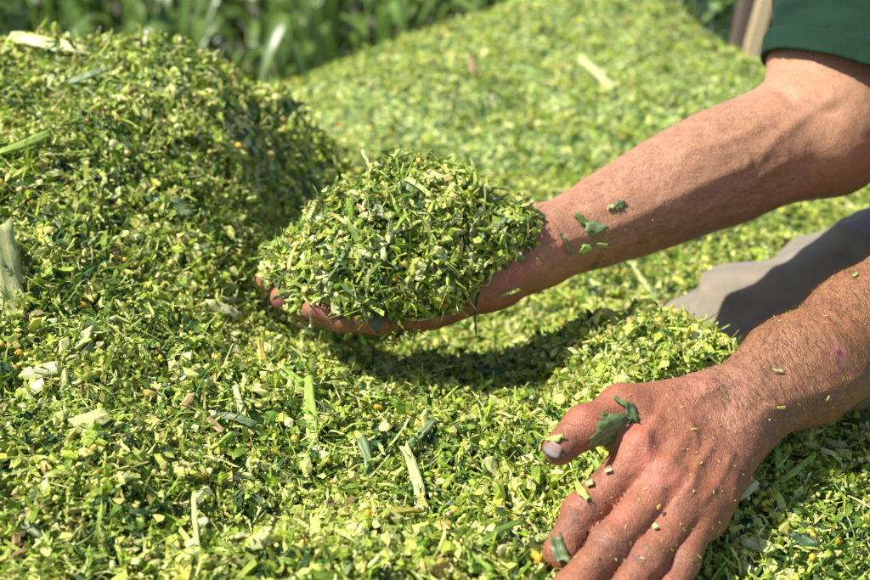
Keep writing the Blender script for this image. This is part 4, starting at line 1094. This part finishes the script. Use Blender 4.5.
# ------------------------------------------------------------------ dark shrub and leaning post behind the right end of the heap
def shrub():
    r = np.random.default_rng(21)
    m = mat_plant('shrub_leaf', (0.012, 0.040, 0.014), (0.022, 0.065, 0.022), (0.05, 0.11, 0.035), scale=(30, 8), trans=0.2, rough=0.4)
    mt = mat_plant('shrub_bark', (0.06, 0.045, 0.03), (0.11, 0.08, 0.055), (0.16, 0.12, 0.08), trans=0, rough=.9)
    for (c, rad, lab) in [((.72, 3.75, .58), (.42, .35, .58), 'dark green leafy shrub left of the leaning post behind the heap'), ((1.75, 4.3, .6), (.5, .4, .6), 'dark green leafy shrub right of the leaning post behind the heap')]:
        e = link(bpy.data.objects.new('shrub', None), label=lab, cat='shrub'); e.location = (c[0], c[1], 0)
        n = 2600
        d = unit(r.normal(0, 1, (n, 3))) * (r.uniform(0, 1, (n, 1)) ** .45) * (1 + .25 * np.sin(r.uniform(0, 6, (n, 1))))
        p = d * np.array(rad) + [0, 0, c[2]]; p[:, 2] = np.abs(p[:, 2])
        t, b, z = frames(n, unit(d + [0, 0, .6]), .5, r); L = r.uniform(.03, .07, n)[:, None]; Wd = L * .32
        V = np.stack([p - t * L * .5, p - b * Wd * .5 + z * .004, p + t * L * .5 - z * .01, p + b * Wd * .5 + z * .004], 1)
        newobj('crown', mesh_np('crown', V.reshape(-1, 3), np.arange(4 * n), np.full(n, 4), m, False), parent=e)
        v, f = [], []
        for k in range(9):
            a = k / 9 * 6.28; tipp = np.array([math.cos(a) * rad[0] * .7, math.sin(a) * rad[1] * .7, c[2] * r.uniform(1.1, 1.7)]); base = np.array([math.cos(a), math.sin(a), 0]) * .04
            for i in range(5):
                q = base + (tipp - base) * i / 4 + np.array([0, 0, .05 * math.sin(i)]); rr = .014 * (1 - i / 5)
                o = len(v)
                for j in range(5): v.append(q + np.array([math.cos(j * 1.256), math.sin(j * 1.256), 0]) * rr)
                if i:
                    for j in range(5): f.append((o - 5 + j, o - 5 + (j + 1) % 5, o + (j + 1) % 5, o + j))
        newobj('stem', mesh_py('stem', v, f, mt, True), parent=e)
    # leaning weathered post; left dark strip paints its shadowed side, right one is brown
    mp = mat_plant('weathered_wood', (0.20, 0.14, 0.07), (0.34, 0.26, 0.14), (0.44, 0.35, 0.21), scale=(60, 60), trans=0, rough=.85, var=.1)
    md = mat_plant('brown_shade_wood', (0.045, 0.032, 0.022), (0.08, 0.055, 0.038), (0.12, 0.085, 0.06), scale=(60, 60), trans=0, rough=.85, var=.1)
    e = link(bpy.data.objects.new('leaning_post', None), label='leaning tan and brown wooden post behind the right end of the heap', cat='post')
    top, bot = P(778, -60, 3.25), P(742, 90, 3.25)
    ax = unit(top - bot); bot = bot - ax * (bot[2] / ax[2] + .1); top = top + ax * .4
    def board(w, dpt, off, mat, name):
        x = unit(np.cross(ax, [0, 1, 0])); y = np.cross(ax, x); v, f = [], []
        x = -x if x[0] < 0 else x
        n = 10
        for i in range(n + 1):
            c = bot + (top - bot) * i / n + x * off + x * .004 * math.sin(i * 1.9 + off * 50) 
            for a, b in ((-1, -.7), (-.7, -1), (.7, -1), (1, -.7), (1, .7), (.7, 1), (-.7, 1), (-1, .7)): v.append(c + x * a * w / 2 + y * b * dpt / 2)
        for i in range(n):
            for j in range(8): f.append((i * 8 + j, i * 8 + (j + 1) % 8, i * 8 + 8 + (j + 1) % 8, i * 8 + 8 + j))
        f.append(tuple(range(7, -1, -1))); f.append(tuple(n * 8 + j for j in range(8)))
        newobj(name, mesh_py(name, v, f, mat), parent=e)
    board(.050, .06, 0, mp, 'post_board'); board(.034, .045, -.045, md, 'brown_shade_board'); board(.06, .04, .058, md, 'brown_shade_board')
shrub()
